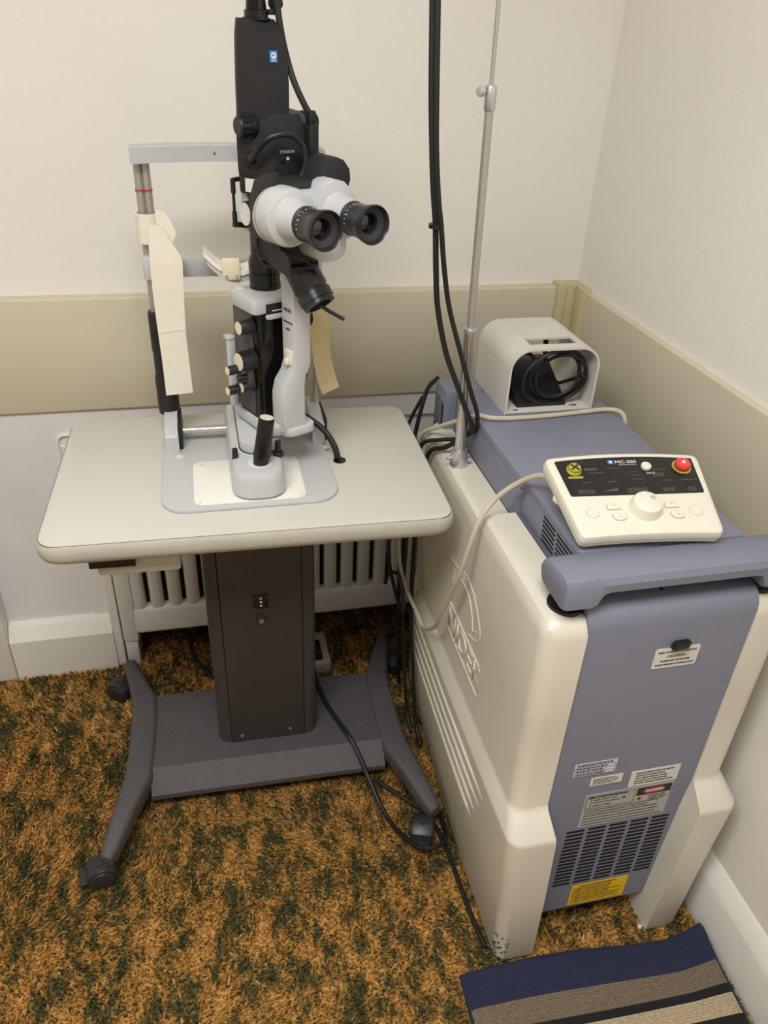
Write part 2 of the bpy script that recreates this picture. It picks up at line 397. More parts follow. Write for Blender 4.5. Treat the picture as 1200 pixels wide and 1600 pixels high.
def beam(sx):
    b = NB(); c = .007
    st = [(.342, -.300, .030, .076, .034), (.336, -.285, .034, .082, .036), (.312, -.20, .046, .092, .042), (.288, -.125, .060, .098, .046), (.284, -.06, .060, .099, .046),
          (.284, .06, .060, .099, .046), (.286, .10, .060, .098, .046), (.312, .185, .044, .090, .040), (.336, .262, .032, .080, .034), (.341, .272, .026, .076, .030)]
    path = [Vector((sx*s[0]+c, s[1], 0)) for s in st]; rings = []
    for i, s in enumerate(st):
        t = (path[min(i+1, len(st)-1)]-path[max(i-1, 0)]).normalized(); n = Vector((t.y, -t.x, 0))
        if i in (0, len(st)-1): t = path[1]-path[0] if i == 0 else path[-1]-path[-2]; t.normalize(); n = Vector((t.y, -t.x, 0))
        pr = rpoly(-s[2]/2, s[2]/2, s[3]-s[4], s[3], [.004, .004, .013, .013], 4)
        sc = .75 if i in (0, len(st)-1) else 1
        rings.append([path[i]+n*px*sc+Vector((0, 0, (s[3]-s[4]/2)+(pz-(s[3]-s[4]/2))*sc)) for px, pz in pr])
    loft(b, rings); return obj('foot_beam', b, 'base_grey', tb)
for sx in (-1, 1): beam(sx)
def caster(x, y, ang, brake=True):
    M = Matrix.Translation((x, y, 0)) @ Matrix.Rotation(R(ang), 4, 'Z')
    b = NB(); cyl(b, (0, 0, .038), (0, 0, .058), .009, n=14)
    prof = [(-.030, .024), (-.026, .044), (-.008, .056), (.012, .056), (.026, .046), (.031, .026), (.026, .024), (0, .035), (-.026, .02)]
    prism(b, prof, -.022, .022, YZ, bev=.003); bmesh.ops.transform(b, matrix=M, verts=b.verts); h = obj('caster', b, 'caster_black', tb)
    for s in (-1, 1):
        b = NB(); cyl(b, (s*.013, 0, .025), (s*.026, 0, .025), .0255, n=24, bev=.004); bmesh.ops.transform(b, matrix=M, verts=b.verts); obj('wheel', b, 'caster_black', h)
    if brake:
        b = NB(); box(b, -.018, .018, -.044, -.026, .020, .028, .003, M=M); obj('brake_lever', b, 'caster_black', h)
caster(-.348, -.300, -80); caster(.318, -.315, -18); caster(-.352, .215, 60, False); caster(.362, .205, -60, False)

# ================================================================ CHIN REST FRAME
cr = thing('chin_rest', 'light grey chin rest frame with mounting plate bolted on the table', 'chin rest', (.065, 1.31, 0), R(-1.0))
def cro(name, b, m, parent=None): return obj(name, b, m, parent or cr, world=True)
b = NB(); prism(b, rpoly(-.097, .214, 1.150, 1.455, [.045, .045, .01, .01], 8), .7813, .789, bev=.002); cro('mounting_plate', b, 'inst_grey')
b = NB(); prism(b, rpoly(-.041, .155, 1.160, 1.318, .018, 6), .789, .7905, bev=.0006); pad = cro('glide_pad', b, 'pad_white')
for x, y in ((-.03, 1.17), (.145, 1.17), (-.025, 1.305), (.142, 1.305)):
    b = NB(); cyl(b, (x, y, .7903), (x, y, .7909), .0015, n=8); cro('screw', b, 'steel', pad)
for x0, x1 in ((-.089, -.064), (.193, .218)):
    b = NB(); prism(b, [(1.362, .789), (1.362, .822), (1.368, .829), (1.43, .842), (1.475, .842), (1.475, .789)], x0, x1, YZ, bev=.0015); cro('rail_bracket', b, 'inst_grey')
    b = NB(); box(b, x1-.0005, x1+.007, 1.375, 1.47, .789, .836, .002); cro('bracket_inset', b, 'black')
    b = NB(); cyl(b, ((x0+x1)/2+.012, 1.345, .789), ((x0+x1)/2+.012, 1.345, .790), .007, n=16); cro('screw_cap', b, 'ivory')
PX0, PX1, PYY = -.079, .213, 1.455
for px, sl in ((PX0, True), (PX1, False)):
    b = NB()
    if sl:
        lathe(b, [(.835, .020), (.842, .0205), (.91, .0205), (.915, .0185), (.96, .0185), (.962, .0195), (1.035, .0195), (1.038, .018)], (px, PYY, 0), (0, 0, 1), 24); cro('height_sleeve', b, 'black')
        b = NB()
        for dx in (-.0065, .0065): cyl(b, (px+dx, PYY, 1.03), (px+dx, PYY, 1.302), .0072, n=14)
        pst = cro('post', b, 'steel'); b = NB(); box(b, px-.0142, px+.0142, PYY-.0078, PYY+.0078, 1.246, 1.2485); cro('height_mark', b, 'red_ink', pst)
    else:
        lathe(b, [(.842, .012), (.862, .009), (.862, .0075), (1.302, .0075)], (px, PYY, 0), (0, 0, 1), 20); cro('post', b, 'steel')
b = NB(); cx = (PX0+PX1)/2; rings = []
for x, y in ((-.094, 1.430), (-.089, 1.432), (-.05, 1.446), (-.01, 1.458), (.038, 1.467), (.067, 1.468), (.096, 1.467), (.144, 1.458), (.184, 1.446), (.223, 1.432), (.228, 1.430)):
    rings.append([(x, y-.006, 1.292), (x, y+.026, 1.292), (x, y+.026, 1.3165), (x, y+.022, 1.3185), (x, y-.004, 1.3185), (x, y-.006, 1.3165)])
loft(b, rings); fb = cro('forehead_bar', b, 'inst_grey')
b = NB(); lathe(b, [(0, .0025), (.0015, .002), (.002, .0001)], (.043, 1.460, 1.306), (0, -1, 0), 10); cro('screw', b, 'chrome', fb)
for px in (PX0, PX1):
    b = NB(); box(b, px-.016, px+.012, PYY-.020, PYY+.016, 1.098, 1.140, .005); cro('chin_clamp', b, 'inst_grey')
b = NB(); box(b, PX0, PX1, PYY-.012, PYY+.004, 1.102, 1.130, .001); cro('chin_bar', b, 'inst_grey_dark')
b = NB(); rings = []                                                        # curved chin tray
for i in range(13):
    t = -1+2*i/12; x = cx+t*.052; zz = 1.118+.030*t*t; y0 = 1.398+.012*(1-t*t)*-1
    rings.append([(x, y0, zz-.012), (x, y0+.048, zz-.012), (x, y0+.048, zz), (x, y0, zz)])
loft(b, rings); ct = cro('chin_tray', b, 'inst_grey')
b = NB(); rings = []
for i in range(13):
    t = -1+2*i/12; x = cx+t*.056; zz = 1.1185+.032*t*t; y0 = 1.394-.012*(1-t*t)
    rings.append([(x, y0, zz), (x, y0+.05, zz), (x, y0+.05, zz+.008), (x, y0, zz+.008)])
loft(b, rings); cro('paper_pad', b, 'paper', ct)
b = NB(); box(b, .040, .072, 1.378, 1.386, 1.112, 1.150, .004); hb = cro('chin_clip', b, 'ivory', ct)
for x in (.047, .065):
    b = NB(); cyl(b, (x, 1.379, 1.119), (x, 1.3765, 1.119), .003, n=12); cro('clip_screw', b, 'steel', ct)

# straps
b = NB()
ribbon(b, [(-.066, 1.426, 1.196), (-.062, 1.422, 1.178), (-.055, 1.419, 1.155), (-.0535, 1.417, 1.135), (-.055, 1.416, 1.10), (-.056, 1.416, 1.06), (-.0565, 1.416, 1.0), (-.0555, 1.418, .95), (-.055, 1.420, .886)],
       [(.020, .010, -.004), (.034, .008, -.012), (.050, .004, -.014), (.055, .002, -.004), (.054, .0, .0), (.052, 0, .001), (.049, 0, .002), (.049, 0, .002), (.050, 0, .003)], .003)
hs = obj('head_strap', b, 'strap', None, 'cream elastic head strap hanging down the left post of the chin rest', 'strap')
b = NB(); ribbon(b, [(-.079+.0185*math.sin(a), 1.455-.0185*math.cos(a), 1.186) for a in (R(q) for q in range(-170, 171, 20))],
                 [(0, 0, .050)]*18, .003, 2); obj('post_loop', b, 'strap', hs)
b = NB(); ribbon(b, [(-.064, 1.440, 1.200), (-.052, 1.440, 1.197), (-.044, 1.438, 1.185), (-.038, 1.436, 1.168)], [(0, .002, .036), (.003, .002, .036), (.008, .002, .034), (.012, .002, .024)], .003); obj('folded_end', b, 'strap', hs)
b = NB()
for i in range(12): box(b, -.079+i*.0042, -.0766+i*.0042, 1.4125, 1.4150, 1.010+.0004*i+(.0015 if i % 2 else 0), 1.0115+.0004*i+(.0015 if i % 2 else 0))
obj('stitching', b, 'paper', hs)
b = NB()
ribbon(b, [(.214, 1.4320, 1.10), (.217, 1.4315, 1.04), (.220, 1.432, .985), (.224, 1.434, .94), (.232, 1.432, .90), (.241, 1.430, .872)],
       [(.035, 0, 0), (.036, 0, 0), (.036, 0, .001), (.036, 0, .004), (.036, 0, .012), (.034, 0, .016)], .0025)
obj('head_strap', b, 'strap_yellow', None, 'yellowed elastic head strap hanging down the right post of the chin rest', 'strap')

# ================================================================ SLIT LAMP (local frame: u right, v away from the observer)
PV = (.11, 1.36, 0); PSI = R(25)
sl = thing('slit_lamp', 'grey and black slit lamp microscope with two eyepieces on the table', 'microscope', PV, PSI)
def so(name, b, m, parent=None, world=False, **k): return obj(name, b, m, parent or sl, world=world, **k)
# carriage, straight on the table
b = NB(); rings = []
cp = rpoly(.026, .120, 1.158, 1.47, [.036, .036, .012, .012], 7)
for z, d in ((.7925, .004), (.797, .0), (.822, .001), (.834, .003), (.839, .006), (.841, .011)):
    rings.append([(.073+(x-.073)*(1-d/.05), 1.31+(y-1.31)*(1-d/.15), z) for x, y in cp])
loft(b, rings); cg = so('carriage', b, 'inst_grey', world=True)
b = NB(); prism(b, rpoly(.046, .116, 1.238, 1.45, [.03, .03, .004, .004], 7), .839, .860, bev=.0015); so('cross_slide', b, 'inst_grey', cg, True)
b = NB(); prism(b, rpoly(.0445, .1175, 1.2365, 1.45, [.03, .03, .004, .004], 7), .8392, .8418); so('slide_gap', b, 'void', cg, True)
b = NB(); cyl(b, (.083, 1.262, .8595), (.083, 1.262, .8605), .005, n=14); so('slide_screw', b, 'plate_grey', cg, True)
b = NB(); cyl(b, (.076, 1.205, .8405), (.076, 1.205, .8418), .0205, n=24); so('joystick_collar', b, 'label_white', cg, True)
js = NB(); lathe(js, [(-.012, .0125), (.004, .0145), (.016, .0152), (.0165, .0160), (.019, .0160), (.0195, .0150), (.030, .0148), (.082, .0138), (.086, .0125)], (.079, 1.203, .842), (.16, .03, 1), 24)
jo = so('joystick', js, 'black_gloss', world=True)
d = Vector((.16, .03, 1)).normalized(); p = Vector((.079, 1.203, .842))
b = NB(); cyl(b, p+d*.0855, p+d*.0868, .0118, n=20); so('joystick_cap', b, 'ivory', jo, True)
b = NB(); cyl(b, (.036, 1.232, .836), (.036, 1.232, .858), .0062, .0048, 14, .001); so('lock_pin', b, 'black', cg, True)
b = NB(); lathe(b, [(0, .0105), (.006, .0105), (.008, .008), (.008, .0055), (.028, .0055)], (.112, 1.232, .839), (0, 0, 1), 18); so('lock_screw', b, 'black', cg, True)
b = NB(); box(b, .071, .0745, 1.222, 1.226, .841, .868, .0005); so('stop_tab', b, 'yellow_key', cg, True)
b = NB(); cyl(b, (-.0555, 1.405, .815), (.1915, 1.400, .815), .0075, n=16); so('axle', b, 'chrome', world=True)
for x in (-.04, .165):
    b = NB(); cyl(b, (x-.004, 1.405, .815), (x+.004, 1.405, .815), .0078, n=16); so('axle_ring', b, 'steel', world=True)
# drive housing
b = NB(); prism(b, rpoly(-.058, .030, -.100, .028, [.02, .02, .01, .01], 5), .866, .885, bev=.002); so('pivot_base', b, 'inst_grey')
b = NB(); prism(b, rpoly(-.052, .045, -.058, .019, [.012, .012, .006, .006], 4), .884, 1.082); hs_ = so('drive_housing', b, 'black_gloss')
b = NB(); box(b, -.055, -.051, -.046, .017, .892, 1.078, .001); so('side_plate', b, 'plate_grey', hs_)
b = NB(); prism(b, rpoly(-.060, .050, -.066, .024, [.010, .010, .01, .01], 4), 1.080, 1.106, bev=.004); cap = so('housing_cap', b, 'inst_grey', hs_)
b = NB(); box(b, -.036, .012, -.0685, -.064, 1.080, 1.097, .001); nw = so('angle_window', b, 'black', cap)
b = NB(); box(b, -.026, .010, -.0690, -.0684, 1.0845, 1.0862); so('index_line', b, 'white_ink', nw)
b = NB(); box(b, -.036, .012, -.071, -.060, 1.070, 1.080, .004); so('window_lip', b, 'inst_grey', cap)
b = NB(); cyl(b, (-.043, .010, 1.105), (-.043, .010, 1.107), .008, n=18); so('cap_button', b, 'label_white', cap)
def knob(base, d, L, r, face='ivory', nm='knob', parent=None):
    base = Vector(base); d = Vector(d)
    b = NB(); lathe(b, [(0, r*1.12), (L*.12, r*1.12), (L*.14, r), (L*.96, r*.97), (L, r*.92)], base, d, 22); o = so(nm, b, 'black', parent)
    if face:
        b = NB(); cyl(b, base+d*(L-.0002), base+d*(L+.0008), r*.88, n=20); so('knob_cap', b, face, o)
    return o
L_ = (-1, 0, 0)
knob((-.054, -.046, 1.058), L_, .025, .0125); knob((-.054, -.045, .998), L_, .028, .0175)
knob((-.054, -.042, .948), L_, .024, .0095)
knob((-.078, -.036, .982), L_, .022, .0085); knob((-.078, -.032, .943), L_, .022, .0085)
for z, v in ((.982, -.036), (.943, -.032)):
    b = NB(); cyl(b, (-.053, v, z), (-.079, v, z), .004, n=10); so('knob_shaft', b, 'black')
b = NB(); cyl(b, (-.056, -.043, .966), (-.084, -.040, .966), .0055, n=12, bev=.001); so('slit_pin', b, 'black')
b = NB(); box(b, -.068, -.054, -.05, -.03, .94, .985, .003); so('slit_lever', b, 'plate_grey')
knob((.045, -.03, 1.05), (1, 0, 0), .026, .019, None, 'slit_knob'); knob((.045, -.02, .985), (1, 0, 0), .022, .019, None, 'slit_knob'); knob((.045, -.015, .935), (1, 0, 0), .026, .0105, None, 'slit_knob')
b = NB(); box(b, -.067, -.052, .019, .030, .885, 1.012, .003); box(b, -.067, -.052, .019, .040, 1.012, 1.020, .003); so('rear_shield', b, 'inst_grey')
# lamp column
b = NB(); lathe(b, [(1.104, .0270), (1.133, .0270), (1.134, .0255), (1.136, .0255), (1.137, .0272), (1.150, .0272), (1.158, .0255), (1.162, .0228), (1.30, .0225)], (0, -.004, 0), (0, 0, 1), 30); so('lamp_tube', b, 'black_gloss')
b = NB(); box(b, -.026, .020, .0, .02, 1.20, 1.30, .004); so('column_bracket', b, 'inst_grey')
b = NB(); tube(b, [(-.026, .01, 1.282), (-.047, .004, 1.282)], .0036, 8, 1, False); tube(b, [(-.047, .004, 1.284), (-.047, .004, 1.262)], .0042, 8, 1, False); tube(b, [(-.047, .004, 1.264), (-.047, .004, 1.232)], .0026, 8, 1, False)
tube(b, [(-.047, .004, 1.234), (-.047, .004, 1.214)], .0042, 8, 1, False); tube(b, [(-.050, .004, 1.214), (-.022, .004, 1.210)], .0046, 8, 1, False); so('mirror_link', b, 'black')
b = NB(); cyl(b, (-.018, -.026, 1.235), (-.044, -.026, 1.235), .0195, n=26, bev=.0015); di = so('filter_dial', b, 'black')
b = NB(); cyl(b, (-.0438, -.026, 1.235), (-.0448, -.026, 1.235), .0175, n=26); so('dial_face', b, 'label_white', di)
b = NB()
for i in range(8):
    a = i*math.pi/4; cyl(b, (-.0447, -.026+.014*math.cos(a), 1.235+.014*math.sin(a)), (-.0452, -.026+.014*math.cos(a), 1.235+.014*math.sin(a)), .0006, n=6)
so('dial_marks', b, 'ink', di)
# lamp head
hp = [(-.008, -.062), (.050, -.062), (.078, -.030), (.088, .030), (-.022, .030), (-.038, .0)]
b = NB(); rings = []
for z, s in ((1.286, .93), (1.291, .985), (1.300, 1), (1.352, 1), (1.364, .965), (1.374, .90), (1.380, .84)):
    rings.append([(.012+(x-.012)*s, (y if y > 0 else y*s), z) for x, y in hp])
loft(b, rings); hd = so('lamp_head', b, 'black_matt', angle=28)
b = NB(); prism(b, [(-.022, .028), (-.036, .0), (-.010, -.052), (.03, -.052), (.05, .028)], 1.262, 1.288, bev=.003); so('head_underside', b, 'black_matt', hd)
for s, x, kv in ((-1, -.022, -.024), (1, .084, .004)):
    b = NB(); lathe(b, [(0, .0165), (.005, .0175), (.008, .0175), (.0085, .0155), (.024, .0150), (.027, .0125)], (x, kv, 1.362), (s, 0, 0), 28); kn = so('brightness_knob', b, 'black', hd)
    b = NB()
    for i in range(12):
        a = i*math.pi/6; c_, s_ = .0153*math.cos(a), .0153*math.sin(a); cyl(b, (x+s*.010, kv+c_, 1.362+s_), (x+s*.023, kv+c_, 1.362+s_), .0017, n=6)
    so('knob_ribs', b, 'black', kn)
b = NB(); box(b, .047, .064, -.079, -.058, 1.285, 1.368, .002); box(b, .049, .061, -.076, -.062, 1.366, 1.386, .002); box(b, .048, .062, -.076, -.060, 1.23, 1.287, .001); so('fibre_clamp', b, 'black', hd)
b = NB(); lathe(b, [(0, .0055), (.0012, .005), (.0016, .0001)], (.012, -.035, 1.3725), (0, -.35, 1), 14); so('top_plug', b, 'label_white', hd)
b = NB(); cyl(b, (.006, -.0615, 1.317), (.006, -.0645, 1.317), .0042, n=14, bev=.001); so('emission_port', b, 'black', hd)
b = NB(); cyl(b, (.016, -.0615, 1.319), (.016, -.0635, 1.319), .0026, n=12); so('emission_lamp', b, 'white_ink', hd)
text('lettering', 'EMISSION', .0062, TM((.015, -.0628, 1.3285), (1, 0, 0), (0, 0, 1)), 'white_ink', hd, label='white printed word')
b = NB(); lathe(b, [(0, .0042), (.003, .0042), (.005, .002)], (.010, -.0525, 1.274), (0, -1, 0), 14); so('head_screw', b, 'black', hd)
nl = Vector((-.068, -.048, 0)).normalized()
b = NB(); box(b, -.018, .018, -.0008, .0008, -.010, .010, 0, M=Matrix.Translation((-.0245, -.0275, 1.276)) @ Matrix.Rotation(math.atan2(-.052, .026), 4, 'Z')); rp = so('rating_plate', b, 'label_white', hd)
b = NB(); box(b, -.008, .008, -.012, .006, -.008, .008, .002, M=Matrix.Translation((-.028, -.026, 1.318)) @ Matrix.Rotation(math.atan2(-.062, .030), 4, 'Z')); so('cable_socket', b, 'black', hd)
b = NB(); tube(b, [(-.031, -.030, 1.318), (-.036, -.042, 1.319), (-.036, -.062, 1.334), (-.024, -.080, 1.352), (.004, -.090, 1.356), (.024, -.094, 1.340), (.026, -.098, 1.312), (.006, -.100, 1.285)], .0046, 10); so('head_cable', b, 'black', hd)
# tower
b = NB(); rings = []
for z, fr, lf, rt, rg in ((1.366, -.052, -.037, .027, -.006), (1.42, -.053, -.036, .027, -.013), (1.47, -.052, -.034, .025, -.019), (1.484, -.050, -.033, .024, -.021), (1.502, -.024, -.030, .019, -.024)):
    rings.append([(rg, fr, z), (rt, fr, z), (rt+.005, -.02, z), (rt, .018, z), (lf+.018, .018, z), (lf+.004, .006, z), (lf+.001, -.006, z)])
loft(b, rings); tw = so('lamp_tower', b, 'black_matt', angle=20)
b = NB(); box(b, -.0055, .0075, -.0545, -.0528, 1.448, 1.463, .0003); lg = so('logo_plate', b, 'logo_blue', tw)
b = NB(); lathe(b, [(0, .0042), (.0006, .0042)], (.001, -.0545, 1.4568), (0, -1, 0), 18); so('logo_eye', b, 'white_ink', lg)
b = NB(); lathe(b, [(0, .0018), (.0008, .0018)], (.0002, -.0548, 1.4574), (0, -1, 0), 12); so('logo_pupil', b, 'logo_blue', lg)
text('lettering', 'NIDEK', .003, TM((.001, -.0548, 1.4503), (1, 0, 0), (0, 0, 1)), 'white_ink', lg)
b = NB(); lathe(b, [(1.500, .021), (1.503, .021), (1.5035, .018), (1.512, .018), (1.513, .0155), (1.545, .012), (1.548, .010)], (-.001, -.012, 0), (0, 0, 1), 26); so('tower_cap', b, 'black_gloss', tw)
b = NB(); box(b, .010, .024, -.030, -.018, 1.507, 1.514, .002); box(b, .018, .027, -.030, -.018, 1.507, 1.53, .002); cyl(b, (.016, -.024, 1.522), (.034, -.024, 1.522), .0062, n=14); so('cable_clip', b, 'black', tw)
b = NB(); tube(b, [(.022, -.032, 1.545), (.024, -.032, 1.512), (.030, -.036, 1.47), (.035, -.050, 1.43), (.044, -.062, 1.40), (.055, -.069, 1.378)], .0050, 10); so('fibre_lead', b, 'black_matt', tw)
# microscope arm
b = NB()
arm = [(-.012, 1.19), (.021, 1.19), (.021, 1.002), (.0185, .990), (.011, .978), (.008, .960), (.008, .90), (.012, .872), (-.034, .872), (-.037, .90), (-.037, .945), (-.031, .968), (-.018, .985), (-.012, 1.002)]
prism(b, arm, -.116, -.076, XZ, bev=.003); ar = so('microscope_arm', b, 'inst_grey', angle=30)
b = NB(); prism(b, rpoly(-.036, .030, -.122, -.03, [.018, .018, .004, .004], 5), .868, .884, bev=.003); so('arm_base', b, 'inst_grey', ar)
b = NB(); box(b, -.0165, -.010, -.110, -.088, .998, 1.024, .002); box(b, -.024, -.014, -.106, -.098, .999, 1.012, .003); so('cable_hook', b, 'off_white', ar)
text('lettering', 'NIDEK', .0085, TM((-.0125, -.096, 1.092), (0, -1, 0), (0, 0, 1)), 'ink', ar)
for i, w in enumerate((.014, .006)):
    b = NB()
    for j in range(4): box(b, -.0126, -.0121, -.096-w+j*w*.5, -.096-w+j*w*.5+w*.36, 1.070-i*.012, 1.073-i*.012)
    so('print_line', b, 'ink', ar)
# microscope bracket plate, body, binoculars
MU = -.012
b = NB(); pl_ = [(-.165, 1.318), (-.130, 1.312), (-.098, 1.298), (-.083, 1.272), (-.080, 1.22), (-.088, 1.20), (-.108, 1.188), (-.150, 1.180), (-.190, 1.176), (-.19, 1.20), (-.165, 1.215), (-.150, 1.25), (-.150, 1.29)]
prism(b, pl_, -.066, -.061, YZ, bev=.001); so('side_shield', b, 'black_matt')
b = NB(); box(b, -.060, .036, -.150, -.085, 1.180, 1.300, .006); bd = so('microscope_body', b, 'black_matt')
b = NB(); tube(b, [(-.068, -.10, 1.215), (-.069, -.108, 1.19), (-.068, -.125, 1.180), (-.05, -.15, 1.178), (-.015, -.158, 1.176), (.0, -.160, 1.172), (.004, -.158, 1.155)], .0022, 8); so('wire', b, 'rubber', bd)
b = NB(); tube(b, [(-.060, -.13, 1.215), (-.04, -.165, 1.20), (-.02, -.172, 1.188), (.0, -.165, 1.178)], .0013, 6); so('wire', b, 'black', bd)
b = NB(); box(b, -.045, .022, -.168, -.115, 1.228, 1.290, .006); br = so('binocular_bridge', b, 'inst_grey')
b = NB(); prism(b, rpoly(-.022, .036, 1.192, 1.235, [.02, .02, .004, .004], 5), -.196, -.13, XZ, bev=.002); so('lower_body', b, 'inst_grey')
ZE = 1.258
def eyepiece(u, zc):
    V_ = (0, -1, 0)
    b = NB(); lathe(b, [(.180, .0315), (.190, .0300), (.198, .0280), (.208, .0262), (.222, .0255)], (u, 0, zc), V_, 32); e = so('eyepiece', b, 'inst_grey')
    b = NB(); lathe(b, [(.220, .0225), (.222, .0245), (.226, .0245), (.227, .0232), (.243, .0232), (.244, .0240), (.252, .0240), (.256, .0252), (.266, .0272), (.273, .0282), (.275, .0272), (.273, .0255), (.266, .0240), (.262, .0150), (.258, .0140), (.252, .0138)], (u, 0, zc), V_, 40, False)
    bmesh.ops.holes_fill(b, edges=b.edges)
    so('eyecup', b, 'eye_black', e)
    b = NB(); lathe(b, [(.2525, .0136), (.2545, .0095), (.2555, .0001)], (u, 0, zc), V_, 28); so('lens', b, 'lens', e)
    b = NB()
    for i in range(9):
        a = R(60+i*16); c_, s_ = math.cos(a), math.sin(a); h = .005 if i % 3 == 0 else .0025
        box(b, -.0004, .0004, -.231-h, -.231, .0230, .0235, 0, M=Matrix.Translation((u, 0, zc)) @ Matrix.Rotation(-a+math.pi/2, 4, 'Y'))
    so('scale_marks', b, 'white_ink', e)
UL, UR = -.054, .028
b = NB(); lathe(b, [(.148, .036), (.151, .0415), (.176, .0420), (.183, .0405), (.186, .035)], (UL, 0, ZE), (0, -1, 0), 40); so('prism_housing', b, 'inst_grey')
b = NB(); cyl(b, (UL, -.142, ZE-.002), (UL, -.150, ZE-.002), .0415, n=36); so('housing_collar', b, 'alu')
b = NB()
hpoly = [(UR-.024, ZE+.040), (UR-.006, ZE+.048), (UR+.012, ZE+.044), (UR+.030, ZE+.028), (UR+.040, ZE+.006), (UR+.038, ZE-.018), (UR+.024, ZE-.038), (UR+.002, ZE-.046), (UR-.020, ZE-.040), (UR-.034, ZE-.020), (UR-.036, ZE+.004), (UR-.032, ZE+.022)]
prism(b, hpoly, -.184, -.140, XZ, bev=.003); so('prism_housing', b, 'inst_grey', angle=25)
b = NB(); cyl(b, (UR-.018, -.180, ZE+.018), (UR-.018, -.1815, ZE+.018), .0016, n=8); so('set_screw', b, 'ink')
eyepiece(UL, ZE); eyepiece(UR, ZE)
b = NB(); prism(b, [(.018, 1.302), (.022, 1.316), (.034, 1.328), (.048, 1.331), (.062, 1.326), (.073, 1.313), (.075, 1.298), (.070, 1.284), (.060, 1.272), (.026, 1.265), (.012, 1.270), (.016, 1.29)], -.150, -.100, XZ, bev=.002); so('beam_splitter', b, 'black_matt')
# objective barrel below
p0 = Vector((-.004, -.115, 1.176)); d = Vector((.012, -.060, -.070)).normalized()
b = NB(); lathe(b, [(0, .0265), (.004, .0275), (.050, .0275), (.052, .0262), (.056, .0262), (.058, .0285), (.072, .0285), (.073, .0265), (.079, .0265), (.080, .0195), (.070, .0185), (.06, .0185)], p0, d, 32); ob = so('objective_barrel', b, 'eye_black')
b = NB(); cyl(b, p0+d*.0695, p0+d*.0715, .0182, n=24); so('barrel_opening', b, 'void', ob)
b = NB(); tube(b, [p0+d*.070, p0+d*.084+Vector((.004, 0, 0)), p0+d*.098+Vector((.026, -.016, -.006))], .0032, 10, 3); so('shutter_handle', b, 'black', ob)
b = NB(); prism(b, rpoly(-.034, .024, -.152, -.082, [.022, .022, .004, .004], 5), 1.166, 1.178, bev=.002); so('barrel_mount', b, 'black_matt', ob)
# lead from the base to the grommet
b = NB(); tube(b, [(.150, 1.385, .858), (.185, 1.352, .850), (.212, 1.332, .832), (.229, 1.312, .806), (.2335, 1.303, .785)], .0062, 10)
obj('black_cable', b, 'rubber', None, 'short black lead from slit lamp base into round hole in table', 'cable')

# ================================================================ LASER CONSOLE
con = thing('laser_console', 'cream and grey wheeled laser console in the corner', 'laser', (.632, 1.08, 0))
def co(name, b, m, parent=None, **k): return obj(name, b, m, parent or con, world=True, **k)
CXM = .632
def side(sgn):
    """cream side shell: rings of a rounded outline at several heights"""
    b = NB(); rings = []
    #      z     outer  inner  front  topdrop
    lv = [(.000, .444, .512, .700, 0), (.012, .438, .512, .695, 0), (.20, .430, .506, .692, 0), (.364, .4175, .499, .691, 0), (.370, .4175, .498, .692, 0), (.374, .4185, .498, .694, 0), (.400, .4290, .495, .727, 0),
          (.405, .4310, .495, .7325, 0), (.411, .432, .495, .735, 0), (.60, .431, .495, .735, 0), (.775, .430, .495, .735, 1), (.790, .432, .495, .740, 1), (.800, .437, .495, .749, 1), (.805, .446, .495, .760, 1)]
    for z, o, i, f, td in lv:
        r = .026; pts = [(i, f)]
        for q in range(7):
            a = R(270-90*q/6); pts.append((o+r+r*math.cos(a), f+r+r*math.sin(a)))
        pts += [(o, .86), (o+.001, 1.03), (o+.001, 1.05), (o+.004, 1.20), (o+.010, 1.40), (o+.03, 1.43), (i, 1.43), (i, 1.05), (i, 1.03), (i, f+.03)]
        ring = []
        for x, y in pts:
            zz = z
            if td and y > 1.04: zz = z-.018*(z-.60)/.2
            if z < .02 and y > 1.0: zz = z+.06*(y-1.0)/.43
            ring.append((x if sgn < 0 else 2*CXM-x, y, zz))
        rings.append(ring)
    loft(b, rings, True, False); b.verts.ensure_lookup_table(); n_ = len(rings[0]); T = b.verts[len(b.verts)-n_:]
    b.faces.new(list(b.verts[:n_]))
    b.faces.new(T[:10]+[T[16], T[17]]); b.faces.new([T[9], T[10], T[15], T[16]]); b.faces.new(T[10:16])
    return co('side_shell', b, 'cream', angle=26)
ls = side(-1); rs = side(1)
b = NB()
pf = [(.738, .072), (.738, .785), (.741, .800), (.748, .812), (.758, .819), (.775, .822), (.815, .822), (.815, .072)]
prism(b, pf, .494, .770, YZ); fp = co('front_panel', b, 'console_grey', angle=30)
b = NB(); box(b, .500, .765, .80, 1.43, .055, .80); co('body', b, 'console_dark')
b = NB(); cyl(b, (.620, .772, .8215), (.620, .772, .8228), .003, n=10); co('panel_hole', b, 'void', fp)
# top housing
b = NB(); box(b, .505, .774, .822, 1.045, .76, .864, .006); box(b, .497, .781, 1.035, 1.40, .74, .868, .008); th = co('top_housing', b, 'console_grey')
b = NB(); box(b, .502, .777, .815, 1.045, .858, .871, .004); box(b, .4965, .7815, 1.03, 1.392, .850, .872, .006); co('top_lid', b, 'console_grey', th)
for g, (y1, y0) in enumerate(((.945, .900), (.893, .838))):
    for i in range(6):
        b = NB(); z = .850-.008*i; o_ = .004*i; box(b, .5035, .506, y0-o_*.2, y1-o_*.2, z-.0011, z+.0011); co('vent_slot', b, 'void', th)
